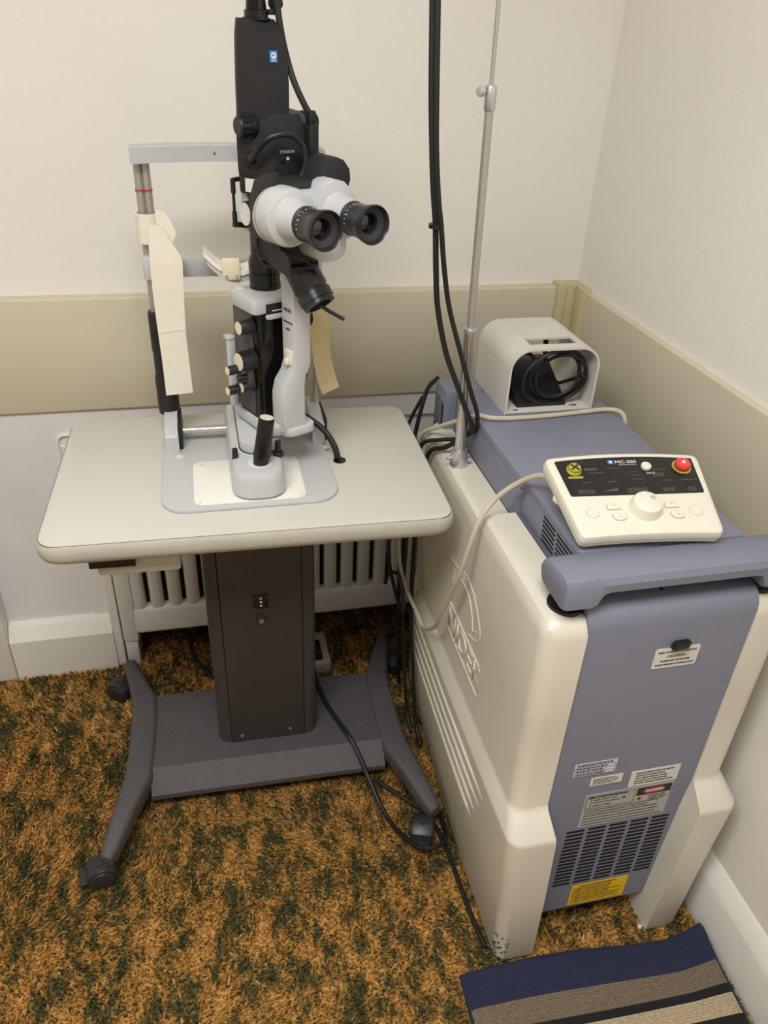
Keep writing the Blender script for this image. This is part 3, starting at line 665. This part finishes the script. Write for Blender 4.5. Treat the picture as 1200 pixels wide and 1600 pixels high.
# rear column
b = NB(); box(b, .474, .79, 1.393, 1.47, .62, .8715, .008); box(b, .474, .79, 1.41, 1.49, .06, .64, .01); rc = co('rear_cover', b, 'console_grey')
b = NB(); box(b, .4725, .4745, 1.405, 1.455, .70, .845, .0008); co('rear_recess', b, 'console_dark', rc)
b = NB(); box(b, .4715, .4728, 1.401, 1.405, .71, .84); co('recess_edge', b, 'void', rc)
# handle
b = NB(); rings = []
def hsec(x, zb, k=1.0):
    pr = [(.746, zb), (.738, zb+.006), (.737, .868), (.742, .877), (.752, .881), (.806, .873), (.818, .866), (.826, .850), (.820, zb+.006), (.812, zb)]
    return [(x, .782+(y-.782)*k, .848+(z-.848)*k) for y, z in pr]
for x, zb, k in ((.4465, .830, .80), (.449, .827, .93), (.455, .825, 1), (.492, .825, 1), (.499, .829, 1), (.503, .839, 1), (.507, .846, 1), (.516, .849, 1)): rings.append(hsec(x, zb, k))
rings += [[(2*CXM-x, y, z) for x, y, z in r_] for r_ in reversed(rings)]
loft(b, rings); hdl = co('handle_bar', b, 'console_grey', angle=32)
for x in (.476, .788):
    b = NB(); cyl(b, (x, .782, .795), (x, .782, .8095), .027, n=24); co('mount_recess_shade', b, 'black', hdl)  # black disc standing in for the shaded mount recess below the handle
    b = NB(); box(b, min(x, x+.03*(1 if x < .6 else -1)), max(x, x+.03*(1 if x < .6 else -1)), .758, .80, .795, .8072, .001); co('recess_gap_shade', b, 'black', hdl)  # black sheet painting the dark gap next to the recess
# front panel latch and labels
b = NB(); prism(b, [(.637, .737), (.663, .738), (.665, .749), (.641, .749)], .727, .738, XZ, bev=.002); co('latch', b, 'black', fp)
YP = .7375
def plate(name, x0, x1, z0, z1, m, r=.001, th=.0006, parent=None):
    b = NB(); prism(b, rpoly(x0, x1, z0, z1, r, 3), YP-th, YP, XZ); return co(name, b, m, parent or fp)
def lines(parent, x0, x1, zs, h, m, y, seed=0, fill=.8):
    rnd = random.Random(seed); b = NB()
    for z in zs:
        x = x0; end = x0+(x1-x0)*rnd.uniform(fill, 1)
        while x < end:
            w = rnd.uniform(.0016, .0052); box(b, x, min(x+w, end), y-.0002, y, z-h/2, z+h/2); x += w+rnd.uniform(.0008, .0016)
    return co('print_line', b, m, parent)
lb = plate('caution_label', .615, .690, .695, .735, 'label_white', .004)
for s, z, k in (('PRESS TO RELEASE HANDLE-LOCK', .7265, .0042), ('CAUTION', .7175, .0066), ('FINGERS MAY BE PINCHED', .709, .0042), ('WHEN RELEASING HANDLE-LOCK', .7015, .0042)):
    text('lettering', s, k, front_tm(.6525, YP-.0008, z), 'ink', lb, world=True, off=.0001)
lb = plate('inspection_label', .530, .606, .466, .498, 'label_white')
b = NB()
for z in (.4675, .4745, .4820, .4895, .4965): box(b, .532, .604, YP-.0009, YP-.0006, z-.0003, z+.0003)
for x in (.532, .556, .58, .604): box(b, x-.0003, x+.0003, YP-.0009, YP-.0006, .4675, .4895)
co('print_grid', b, 'ink_blue', lb)
lines(lb, .534, .602, (.4710, .4785, .4858, .4932), .0034, 'ink_blue', YP-.0007, 3, .7)
lb = plate('patent_label', .566, .625, .436, .457, 'label_white'); lines(lb, .571, .618, (.4525, .4485, .4445, .4405), .0018, 'ink', YP-.0007, 5, .6)
lb = plate('warning_label', .641, .734, .4155, .456, 'label_white'); lines(lb, .651, .728, (.449, .4425, .436, .4295, .423), .0030, 'ink', YP-.0007, 6, .6)
lb = plate('certification_label', .565, .732, .325, .413, 'label_silver')
b = NB()
for z in (.3745, .4075): box(b, .569, .660, YP-.0009, YP-.0006, z-.0004, z+.0004)
for x in (.569, .578, .660): box(b, x-.0004, x+.0004, YP-.0009, YP-.0006, .3745, .4075)
co('print_frame', b, 'ink', lb)
lines(lb, .572, .652, (.4035,), .0040, 'ink', YP-.0007, 8, .9); lines(lb, .582, .640, (.396, .389, .381), .0022, 'ink', YP-.0007, 9, .6)
b = NB(); prism(b, [(.636, .389), (.644, .389), (.640, .396)], YP-.0009, YP-.0006, XZ); co('warning_triangle', b, 'ink', lb)
lines(lb, .571, .728, (.369, .362, .355, .347, .339, .331), .0024, 'ink', YP-.0007, 10, .75)
b = NB(); prism(b, rpoly(.664, .730, .388, .408, .0005, 2), YP-.0010, YP-.0006, XZ); dg_ = co('danger_band', b, 'black', lb)
b = NB(); prism(b, [(.697+.022*math.cos(a), .398+.0075*math.sin(a)) for a in (2*math.pi*i/28 for i in range(28))], YP-.0014, YP-.0010, XZ); co('danger_oval', b, 'red_ink', lb)
text('lettering', 'DANGER', .0085, front_tm(.697, YP-.0017, .398), 'label_white', lb, world=True, off=.0002)
b = NB()
for i in range(12):
    a = i*math.pi/6; r_ = .0062 if i % 2 else .0035
    prism(b, [(.672+.0012*math.cos(a+1.57), .379+.0012*math.sin(a+1.57)), (.672+r_*math.cos(a), .379+r_*math.sin(a)), (.672+.0012*math.cos(a-1.57), .379+.0012*math.sin(a-1.57))], YP-.0009, YP-.0006, XZ)
co('starburst', b, 'red_ink', lb)
lines(lb, .690, .726, (.383, .378, .373), .0024, 'ink', YP-.0007, 12, .7)
lb = plate('laser_notice', .590, .707, .079, .143, 'yellow')
lines(lb, .606, .690, (.137,), .0034, 'ink', YP-.0007, 13, .85); lines(lb, .595, .702, (.130, .124, .118, .112, .106, .100, .094, .087), .0026, 'ink', YP-.0007, 14, .7)
# grille slots
for c in range(5):
    for r_ in range(16):
        b = NB(); x0 = .547+c*.0416; z = .314-r_*.0106; prism(b, rpoly(x0, x0+.035, z-.0026, z+.0026, .0024, 3), YP-.0002, YP+.003, XZ); co('grille_slot', b, 'void', fp)
# embossed side lettering and emblem on the left shell
XS = .4320
text('embossed_lettering', 'NIDEK', .068, TM((XS-.0005, 1.035, .503), (0, -1, 0), (0, 0, 1)), 'cream', ls, world=True, ext=.0014, sx=1.0)
def emb(pts, r=.0018, k=6): 
    b = NB(); tube(b, [(XS, y, z) for y, z in pts], r, 6, k); co('embossed_line', b, 'cream', ls)
emb([(1.079, .651), (1.05, .657), (1.025, .652), (.998, .638), (.975, .617), (.962, .598), (.968, .575), (.99, .562), (1.015, .553)])
emb([(1.085, .630), (1.061, .631), (1.036, .627), (1.016, .612), (1.004, .592), (.998, .576), (.983, .586)])
emb([(1.151, .633), (.952, .659)], .0009, 1); emb([(1.125, .541), (.946, .534)], .0018, 1); emb([(1.128, .478), (.943, .466)], .0018, 1); emb([(1.128, .478), (1.125, .541)], .0018, 1); emb([(1.123, .623), (1.125, .560)], .0012, 1)
for i in range(4):                                                          # ribs on the skirt
    z = .335-i*.042
    b = NB(); xx = .4200+(.355-z)*.072
    tube(b, [(xx+.0115, 1.40, z), (xx+.0035, 1.20, z), (xx-.001, .95, z-.005), (xx+.002, .84+.02*i, z-.012), (xx+.006, .81+.02*i, z-.014)], .0042, 8); co('skirt_rib', b, 'cream', ls)
# scuffs at the front foot
b = NB(); rnd = random.Random(4)
for i in range(46):
    z = abs(rnd.gauss(.03, .035)); y = .702+rnd.uniform(.0, .02); x = .440+rnd.uniform(-.002, .004)
    s = rnd.uniform(.001, .0028); zc = .008+z
    a = R(rnd.uniform(190, 262)); ox = .4365-(zc/.2)*.006; fx = .6945
    px_, py_ = ox+.026+.0262*math.cos(a), fx+.026+.0262*math.sin(a)
    lathe(b, [(0, s), (.0006, s*.6)], (px_, py_, zc), (math.cos(a), math.sin(a), 0), 5)
co('scuff_marks', b, 'cream_scuff', ls)
b = NB(); lathe(b, [(0, .003), (.0015, .002)], (XS, .806, .701), (-1, 0, 0), 7); co('paint_chip', b, 'label_white', ls)
b = NB(); cyl(b, (2*CXM-.512, .706, .004), (2*CXM-.522, .706, .004), .005, n=10); co('foot_stop', b, 'cream', rs)

# telescopic pole
pole = thing('support_pole', 'chrome telescopic pole standing on the console beside the hanging cables', 'pole', (.4605, 1.24, .785))
def po(name, b, m, parent=None): return obj(name, b, m, parent or pole, world=True)
def pp_(z): return Vector((.4605-.0138*(z-.785)/.765, 1.24, z))
b = NB(); lathe(b, [(.7872, .0165), (.791, .0170), (.815, .0165), (.821, .014)], pp_(0), (pp_(2)-pp_(0)), 24)
po('socket', b, 'alu')
b = NB(); cyl(b, pp_(.803)+Vector((-.015, 0, 0)), pp_(.803)+Vector((-.026, -.002, 0)), .004, n=10); po('set_screw', b, 'alu'); b = NB(); cyl(b, pp_(.798)+Vector((.015, 0, 0)), pp_(.798)+Vector((.024, -.002, 0)), .0055, n=8); po('set_screw', b, 'alu')
b = NB(); cyl(b, pp_(.815), pp_(1.052), .0102, n=20); po('outer_tube', b, 'chrome')
b = NB(); cyl(b, pp_(1.050), pp_(1.060), .0112, n=20, bev=.002); po('collar', b, 'alu')
b = NB(); cyl(b, pp_(1.055), pp_(1.405), .0068, n=18); po('inner_tube', b, 'steel')
b = NB(); cyl(b, pp_(1.398), pp_(1.432), .0092, n=18, bev=.002); cl_ = po('clamp', b, 'alu')
b = NB(); cyl(b, pp_(1.424)+Vector((-.008, 0, 0)), pp_(1.424)+Vector((-.014, -.002, 0)), .003, n=10); cyl(b, pp_(1.424)+Vector((-.012, -.002, 0)), pp_(1.424)+Vector((-.021, -.005, 0)), .0072, n=8, bev=.001); po('thumb_screw', b, 'edge_band', cl_)
b = NB(); cyl(b, pp_(1.425), pp_(1.95), .0034, n=12); po('top_rod', b, 'steel')

# foot switch in its guard
fs = thing('foot_switch', 'off-white arched foot switch guard holding black pedal on top of the console', 'foot switch', (.645, 1.36, .872))
def fo(name, b, m, parent=None): return obj(name, b, m, parent or fs, world=True)
b = NB()
def arch(w, h, r, n=8):
    o = []
    for i in range(n+1):
        a = R(180-90*i/n); o.append((-w+r+r*math.cos(a), h-r+r*math.sin(a)))
    for i in range(n+1):
        a = R(90-90*i/n); o.append((w-r+r*math.cos(a), h-r+r*math.sin(a)))
    return [(-w, 0)] + o + [(w, 0)]
GX, GY0, GY1, GZ = .646, 1.270, 1.448, .8725
oc = arch(.092, .131, .042); ic = arch(.0875, .1265, .0375)
SL0, SL1, SX0, SX1 = GY0+.024, GY0+.060, -.0475, .0485                        # slot in the roof
ys = [GY0, SL0, SL1, GY1]
def top_split(c):                                                           # extra points on the flat roof at the slot ends
    return c[:10] + [(SX0, c[9][1]), (SX1, c[9][1])] + c[10:]
oc2, ic2 = top_split(oc), top_split(ic)
vo = [[b.verts.new((GX+x, y, GZ+z)) for x, z in oc2] for y in ys]; vi = [[b.verts.new((GX+x, y, GZ+z)) for x, z in ic2] for y in ys]
n = len(oc2)
for j in range(3):
    for i in range(n-1):
        if j == 1 and i == 10: continue
        b.faces.new((vo[j][i], vo[j][i+1], vo[j+1][i+1], vo[j+1][i])); b.faces.new((vi[j][i], vi[j+1][i], vi[j+1][i+1], vi[j][i+1]))
for j in (0, 3):
    for i in range(n-1): b.faces.new((vo[j][i], vi[j][i], vi[j][i+1], vo[j][i+1]))
for j in range(3):
    for i in (0, n-1): b.faces.new((vo[j][i], vo[j+1][i], vi[j+1][i], vi[j][i]))
for i in (10, 11):
    b.faces.new((vo[1][i], vo[2][i], vi[2][i], vi[1][i]))
for j in (1, 2): b.faces.new((vo[j][10], vo[j][11], vi[j][11], vi[j][10]))
fo('guard', b, 'guard_white')
b = NB(); box(b, GX-.089, GX+.089, GY0+.002, GY1-.002, GZ, GZ+.004, .001); bs = fo('base_plate', b, 'guard_white')
b = NB(); prism(b, [(GX-.074, GY0+.010), (GX-.062, GY0+.007), (GX-.060, GY0+.012)], GZ+.004, GZ+.0048); prism(b, [(GX+.05, GY0+.018), (GX+.066, GY0+.014), (GX+.066, GY0+.02)], GZ+.004, GZ+.0048); fo('slot', b, 'void', bs)
b = NB(); prism(b, [(GY0+.02, GZ+.004), (GY0+.02, GZ+.012), (GY0+.125, GZ+.058), (GY0+.160, GZ+.058), (GY0+.160, GZ+.004)], GX-.060, GX+.046, YZ, bev=.004); pd = fo('pedal', b, 'black')
b = NB(); box(b, GX-.082, GX-.060, GY0+.06, GY0+.165, GZ+.004, GZ+.075, .006); fo('pedal_hinge', b, 'black_matt', pd)
b = NB()
pts = []
for i in range(95):
    a = i/94*2*math.pi*3.6+2.6; rr = .053+.009*math.sin(a*.37+1); w = math.sin(i*.31)*.007
    pts.append((GX+.016+rr*1.05*math.cos(a)+.008*math.sin(a*.29)+w*.5, GY0+.020-.020*math.sin(a)*.35+w, GZ+.066+rr*math.sin(a)*.96))
pts = [(GX-.05, GY0+.10, GZ+.085), (GX-.03, GY0+.06, GZ+.100)] + pts + [(GX+.05, GY0+.07, GZ+.03), (GX+.02, GY0+.12, GZ+.03)]
tube(b, pts, .0037, 8, 2); fo('coiled_cord', b, 'rubber')
b = NB(); tube(b, [(GX+.0, GY0+.05, GZ+.09), (GX+.018, GY0+.10, GZ+.115), (GX+.03, GY0+.15, GZ+.10)], .005, 8); fo('cord_end', b, 'rubber')

# control box
M = Matrix.Translation((.6055, .801, .8885)) @ Matrix.Rotation(R(-5.5), 4, 'Z') @ Matrix.Rotation(R(17), 4, 'X')
cb = thing('control_box', 'cream control box with knob, buttons and dark display on the console', 'control panel', M=M)
W0, W1, D = .109, .126, .160                                                # half widths front and back, depth
def fan(f, g=0.0, n=10):
    """outline with concave front and bowed back; f shrinks, corners rounded by sampling"""
    o = []
    for i in range(n+1):
        t = -1+2*i/n; o.append((t*(W0-f), f+.006*(1-t*t)*-0+.004*(1-abs(t)**2)))
    for i in range(n+1):
        t = 1-2*i/n; o.append((t*(W1-f), D-f+.008*(1-t*t)))
    return o
def soften(poly, r, n=4):
    out = []; N = len(poly)
    for i in range(N):
        a, c, e = Vector(poly[i-1]), Vector(poly[i]), Vector(poly[(i+1) % N])
        u, v = a-c, e-c
        if u.normalized().dot(v.normalized()) > -.8:
            p1, p2 = c+u.normalized()*min(r, u.length*.45), c+v.normalized()*min(r, v.length*.45)
            for k in range(n+1):
                t = k/n; out.append(tuple(p1*(1-t)**2+c*2*t*(1-t)+p2*t*t))
        else: out.append((c.x, c.y))
    return out
b = NB(); rings = [[(x, y, z) for x, y in soften(fan(f), .012)] for z, f in ((-.012, .004), (-.009, .001), (.0, .0), (.006, 0), (.0105, .0015), (.0125, .0045), (.013, .007))]
loft(b, rings); cs = obj('case', b, 'off_white', cb)
b = NB(); rings = [[(x, y, z) for x, y in soften(fan(-.0004), .012)] for z in (-.0008, .0002)]; loft(b, rings); obj('case_seam', b, 'edge_band', cs)
def pz(x, y, z=.013): return Vector((x, y, z))
# display window
b = NB(); dpoly = [(-.104, .078)] + [(t*.104, .078) for t in (-.5, 0, .5)] + [(.106, .078)] + [(.112*t, .150+.0065*(1-t*t)) for t in (1, .75, .5, .25, 0, -.25, -.5, -.75, -1)]
prism(b, soften(dpoly, .003, 2), .0128, .0138); dp = obj('display_window', b, 'display', cb)
def ctext(s, size, x, y, m, parent, z=.0140, sx=1.0): return text('lettering', s, size, TM((x, y, z), (1, 0, 0), (0, 1, 0)), m, parent, sx=sx)
ctext('MC-300', .0085, .002, .1455, 'white_ink', dp, sx=1.25)
b = NB(); box(b, -.012, .018, .1395, .1400, .0138, .0141); obj('underline', b, 'white_ink', dp)
b = NB(); box(b, -.027, -.018, .1415, .1495, .0138, .0142); lg = obj('logo_plate', b, 'logo_blue', dp)
b = NB(); cyl(b, (-.0225, .1460, .0142), (-.0225, .1460, .0145), .0024, n=14); obj('logo_eye', b, 'white_ink', lg)
for s, sz, x, y in (('8888', .0125, -.078, .0855), ('8888', .0155, .002, .0855), ('888', .0125, .052, .0855), ('88', .0125, .089, .0855), ('888', .0125, .046, .1165)):
    ctext(s, sz, x, y, 'digit', dp, sx=1.05).name = 'segment_digits'
b = NB(); prism(b, [(-.052, .086), (-.028, .086), (-.028, .092)], .0138, .0141); obj('power_wedge', b, 'digit', dp)
rnd = random.Random(2)
def dline(x0, x1, y, h, m):
    b = NB(); x = x0
    while x < x1:
        w = rnd.uniform(.0014, .0034); box(b, x, min(x1, x+w), y-h/2, y+h/2, .0138, .0140); x += w+.0008
    obj('print_line', b, m, dp)
for x0, x1, y in ((-.079, -.066, .105), (-.040, -.026, .105), (.0, .020, .109), (.052, .064, .105), (.078, .105, .105), (.003, .016, .117), (.0, .013, .124), (-.064, -.04, .124), (-.032, -.012, .133), (.04, .06, .128)): dline(x0, x1, y, .0018, 'digit')
b = NB(); prism(b, rpoly(-.070, -.048, .1295, .1335, .002, 3), .0138, .0141); obj('indicator', b, 'digit', dp)
# key switch, button, stop
b = NB(); lathe(b, [(0, .0115), (.002, .0115), (.003, .0098), (.008, .0092)], (-.086, .130, .0138), (0, 0, 1), 24); ks = obj('key_switch', b, 'yellow_key', dp)
b = NB(); box(b, -.008, .008, -.0014, .0014, .0215, .0226, 0, M=Matrix.Translation((-.086, .130, 0)) @ Matrix.Rotation(.7, 4, 'Z')); box(b, -.008, .008, -.0014, .0014, .0215, .0226, 0, M=Matrix.Translation((-.086, .130, 0)) @ Matrix.Rotation(-.8, 4, 'Z')); obj('key_slot', b, 'ink', ks)
b = NB(); prism(b, rpoly(-.0985, -.0745, .1135, .1180, .002, 3), .0138, .0141); kt = obj('key_tag', b, 'yellow_key', dp)
b = NB(); lathe(b, [(0, .0078), (.004, .0078), (.0055, .006)], (.031, .1335, .0138), (0, 0, 1), 22); obj('round_button', b, 'off_white', dp)
ctext('COLOR', .0042, .035, .1205, 'white_ink', dp)
b = NB(); lathe(b, [(0, .0150), (.0006, .0150)], (.089, .132, .0138), (0, 0, 1), 30); st = obj('stop_ring', b, 'yellow_key', cb)
b = NB(); cyl(b, (.089, .132, .014), (.089, .132, .017), .0112, n=26); obj('stop_collar', b, 'black', cb)
b = NB(); lathe(b, [(0, .0108), (.003, .0122), (.006, .0122), (.0085, .0105), (.0095, .005), (.0093, .0001)], (.089, .132, .0155), (0, 0, 1), 30); sb = obj('stop_button', b, 'red', cb, label='red emergency stop button')
b = NB(); lathe(b, [(0, .003), (.0007, .003)], (.089, .132, .0245), (0, 0, 1), 12); obj('stop_mark', b, 'white_ink', sb)
# big knob and keys
b = NB(); lathe(b, [(0, .0240), (.003, .0240), (.005, .0230), (.014, .0218), (.0165, .0205), (.018, .0175)], (.001, .050, .0125), (0, 0, 1), 40); kb = obj('dial_knob', b, 'off_white', cb)
b = NB(); lathe(b, [(0, .0046), (.0005, .0042), (.0006, .0001)], (.010, .057, .0302), (0, 0, 1), 16); obj('finger_dimple', b, 'edge_band', kb)
for x, y in ((-.080, .046), (.079, .044)):
    b = NB(); lathe(b, [(0, .0098), (.001, .0098), (.0018, .0090)], (x, y, .0125), (0, 0, 1), 24); o = obj('round_key', b, 'off_white', cb)
    b = NB(); lathe(b, [(0, .0103), (.0003, .0103)], (x, y, .0129), (0, 0, 1), 24); obj('key_gap', b, 'key_shadow', o)
for x in (-.046, .044):
    for up in (1, 0):
        b = NB(); yc = .056 if up else .035
        r_ = [.001, .001, .009, .009] if up else [.009, .009, .001, .001]
        xx = x if up else x+.004
        prism(b, rpoly(xx-.0105, xx+.0105, yc-.006, yc+.007, r_, 4), .0125, .0160, bev=.0006); o = obj('arrow_key', b, 'off_white', cb)
        b = NB(); prism(b, rpoly(xx-.0110, xx+.0110, yc-.0065, yc+.0075, r_, 4), .0127, .0132); obj('key_gap', b, 'key_shadow', o)
        b = NB()
        if up: tube(b, [(xx-.003, yc-.001, .0161), (xx, yc+.003, .0161), (xx+.003, yc-.001, .0161)], .0005, 5, 1, False)
        else: box(b, xx-.003, xx+.003, yc-.0005, yc+.0005, .0158, .0163)
        obj('key_mark', b, 'edge_band', o)
for x in (-.109, .105):
    b = NB(); lathe(b, [(0, .011), (.004, .011)], (x, .098, -.016), (0, 0, 1), 18); obj('rubber_foot', b, 'off_white', cb)
b = NB(); box(b, -.09, .09, .135, .150, -.046, -.010, .002); obj('prop_stand', b, 'edge_band', cb)

# ================================================================ CABLES
def cable(name, pts, r, m, label, k=6, n=8):
    b = NB(); tube(b, pts, r, n, k); return obj(name, b, m, None, label, 'cable')
c1 = cable('fibre_cable', [(.340, 1.222, 1.60), (.345, 1.222, 1.533), (.352, 1.221, 1.42), (.360, 1.220, 1.33), (.366, 1.220, 1.28), (.372, 1.220, 1.239), (.379, 1.222, 1.169), (.390, 1.230, 1.10), (.412, 1.232, 1.02), (.434, 1.222, .964), (.457, 1.220, .91), (.476, 1.231, .87), (.478, 1.250, .850), (.464, 1.267, .826), (.446, 1.285, .802), (.427, 1.325, .772), (.423, 1.345, .69), (.4165, 1.347, .58), (.4160, 1.343, .455), (.4160, 1.335, .37), (.418, 1.325, .30), (.424, 1.31, .20), (.430, 1.27, .05), (.431, 1.22, .018)], .0050, 'rubber', 'thick black cable hanging from above and bowing left past the pole foot')
b = NB(); cyl(b, (.3735, 1.220, 1.2330), (.3735, 1.220, 1.2390), .0125, n=12); obj('cable_tie', b, 'black', c1)
cable('fibre_cable', [(.344, 1.210, 1.60), (.349, 1.210, 1.533), (.356, 1.209, 1.42), (.361, 1.208, 1.35), (.370, 1.208, 1.28), (.378, 1.209, 1.239), (.392, 1.218, 1.169), (.410, 1.228, 1.10), (.436, 1.220, 1.02), (.460, 1.214, .95), (.479, 1.222, .905), (.4905, 1.244, .866), (.4905, 1.270, .838), (.472, 1.295, .814), (.446, 1.318, .802), (.4235, 1.372, .765), (.421, 1.385, .69), (.408, 1.378, .58), (.4035, 1.368, .455), (.4035, 1.360, .34), (.410, 1.345, .20), (.418, 1.31, .05), (.419, 1.27, .018)], .0044, 'rubber', 'thinner black cable hanging from above and running straight to the pole')
cable('beige_cable', [(.512, .945, .915), (.500, .975, .908), (.482, 1.010, .876), (.452, 1.022, .842), (.424, 1.008, .815), (.410, 1.005, .77), (.402, 1.015, .70), (.399, 1.045, .63), (.398, 1.085, .545), (.404, 1.13, .475), (.407, 1.205, .412), (.405, 1.25, .414), (.397, 1.305, .430), (.392, 1.36, .46), (.396, 1.40, .52), (.412, 1.422, .60), (.424, 1.428, .70), (.432, 1.400, .775), (.450, 1.345, .818), (.466, 1.300, .850), (.480, 1.270, .872), (.496, 1.257, .8815), (.520, 1.247, .8790), (.563, 1.244, .8772), (.643, 1.246, .8772), (.71, 1.252, .8774), (.765, 1.254, .8785), (.787, 1.240, .8770), (.7925, 1.228, .862), (.7935, 1.224, .83)], .0046, 'cable_beige', 'beige cord looping from the control box down the console side and across its top')
cable('black_cable', [(.49, 1.50, .86), (.466, 1.50, .83), (.446, 1.49, .75), (.434, 1.487, .66), (.420, 1.475, .58), (.418, 1.465, .455), (.419, 1.458, .30), (.424, 1.45, .15), (.430, 1.44, .018)], .0050, 'rubber', 'black cord from behind the console hanging straight down behind the table edge', 6)
cable('black_cable', [(.468, 1.535, .80), (.440, 1.532, .74), (.416, 1.515, .67), (.384, 1.44, .55), (.374, 1.40, .455), (.380, 1.30, .389), (.382, 1.285, .417), (.376, 1.315, .474), (.360, 1.345, .455), (.355, 1.350, .427)], .0044, 'rubber', 'black cord tangled in a loop in gap below table edge', 6)
cable('power_cable', [(.200, 1.445, .112), (.203, 1.387, .104), (.217, 1.31, .101), (.236, 1.250, .101), (.250, 1.205, .103), (.266, 1.165, .082), (.281, 1.122, .050), (.298, 1.06, .024), (.316, 1.005, .022), (.335, .955, .040), (.358, .927, .052), (.392, .927, .052), (.413, .950, .042), (.4215, .985, .022), (.424, 1.03, .014)], .0055, 'rubber', 'black power cord draped over table base and around front right caster')
cable('power_cable', [(.300, 1.15, .012), (.340, 1.10, .012), (.388, 1.045, .012), (.407, 1.0, .012), (.412, .96, .012), (.416, .925, .012), (.418, .87, .012), (.420, .80, .012), (.424, .755, .012), (.428, .725, .012)], .0050, 'rubber', 'black power cord on carpet running along the console skirt')
cable('black_cable', [(-.02, 1.50, .012), (-.06, 1.56, .012), (-.098, 1.62, .020), (-.105, 1.68, .03), (-.06, 1.74, .02), (.02, 1.76, .012), (.12, 1.74, .012)], .0055, 'rubber', 'black cord looping on carpet under the radiator')
b = NB(); box(b, .205, .262, 1.52, 1.65, 0, .04, .006); sb_ = obj('socket_box', b, 'edge_band', None, 'small grey socket box on carpet behind table base', 'socket')
b = NB(); box(b, .212, .240, 1.535, 1.60, .036, .058, .004); obj('plug', b, 'black', sb_)

# ================================================================ STRIPED MAT
def bath_mat():
    th = R(-2.0); O = Vector((.366, .683, 0)); L, Wd = .488, .36
    nx, ny = 60, 144
    stripes = [(0, .062, 0), (.062, .103, 1), (.103, .117, 2), (.117, .150, 3), (.150, .168, 2), (.168, .24, 0), (.24, .28, 1), (.28, .36, 0)]
    b = NB(); grid = []
    for j in range(ny+1):
        row = []
        for i in range(nx+1):
            s, t = i/nx*L, j/ny*Wd
            x = O.x+s*math.cos(th)+t*math.sin(th); y = O.y+s*math.sin(th)-t*math.cos(th)
            z = .019+.0005*(1 if j % 2 else -1)+.002*math.sin(s*14+t*8)
            e = max(0, (s-.408)/.08)*max(0, 1-t/.16); z += .020*e*e
            y += .008*math.sin(s*9)*max(0, 1-t/.1)+.014*e
            ed = min(s, L-s, t, Wd-t)
            if ed < .004: z -= .004*(1-ed/.004)
            row.append(b.verts.new((x, y, z)))
        grid.append(row)
    for j in range(ny):
        t = (j+.5)/ny*Wd; mi = next(c for a, e_, c in stripes if a <= t < e_)
        for i in range(nx):
            f = b.faces.new((grid[j][i], grid[j+1][i], grid[j+1][i+1], grid[j][i+1])); f.material_index = mi
    rim = [grid[0][i].co.copy() for i in range(nx+1)] + [grid[j][nx].co.copy() for j in range(1, ny+1)] + [grid[ny][i].co.copy() for i in range(nx-1, -1, -1)] + [grid[j][0].co.copy() for j in range(ny-1, 0, -1)]
    ext = bmesh.ops.extrude_face_region(b, geom=b.faces[:])
    for v in [g for g in ext['geom'] if isinstance(g, bmesh.types.BMVert)]: v.co.z -= .008
    o = obj('bath_mat', b, ['mat_navy', 'mat_taupe', 'mat_black', 'mat_beige'], None, 'navy, taupe and beige striped bath mat on the carpet in front of the console', 'mat')
    b = NB(); tube(b, [Vector((p.x, p.y, p.z-.003)) for p in rim[::2]] + [Vector((rim[0].x, rim[0].y, rim[0].z-.003))], .0042, 6, 1, False); obj('edge_binding', b, 'mat_edge', o)
bath_mat()
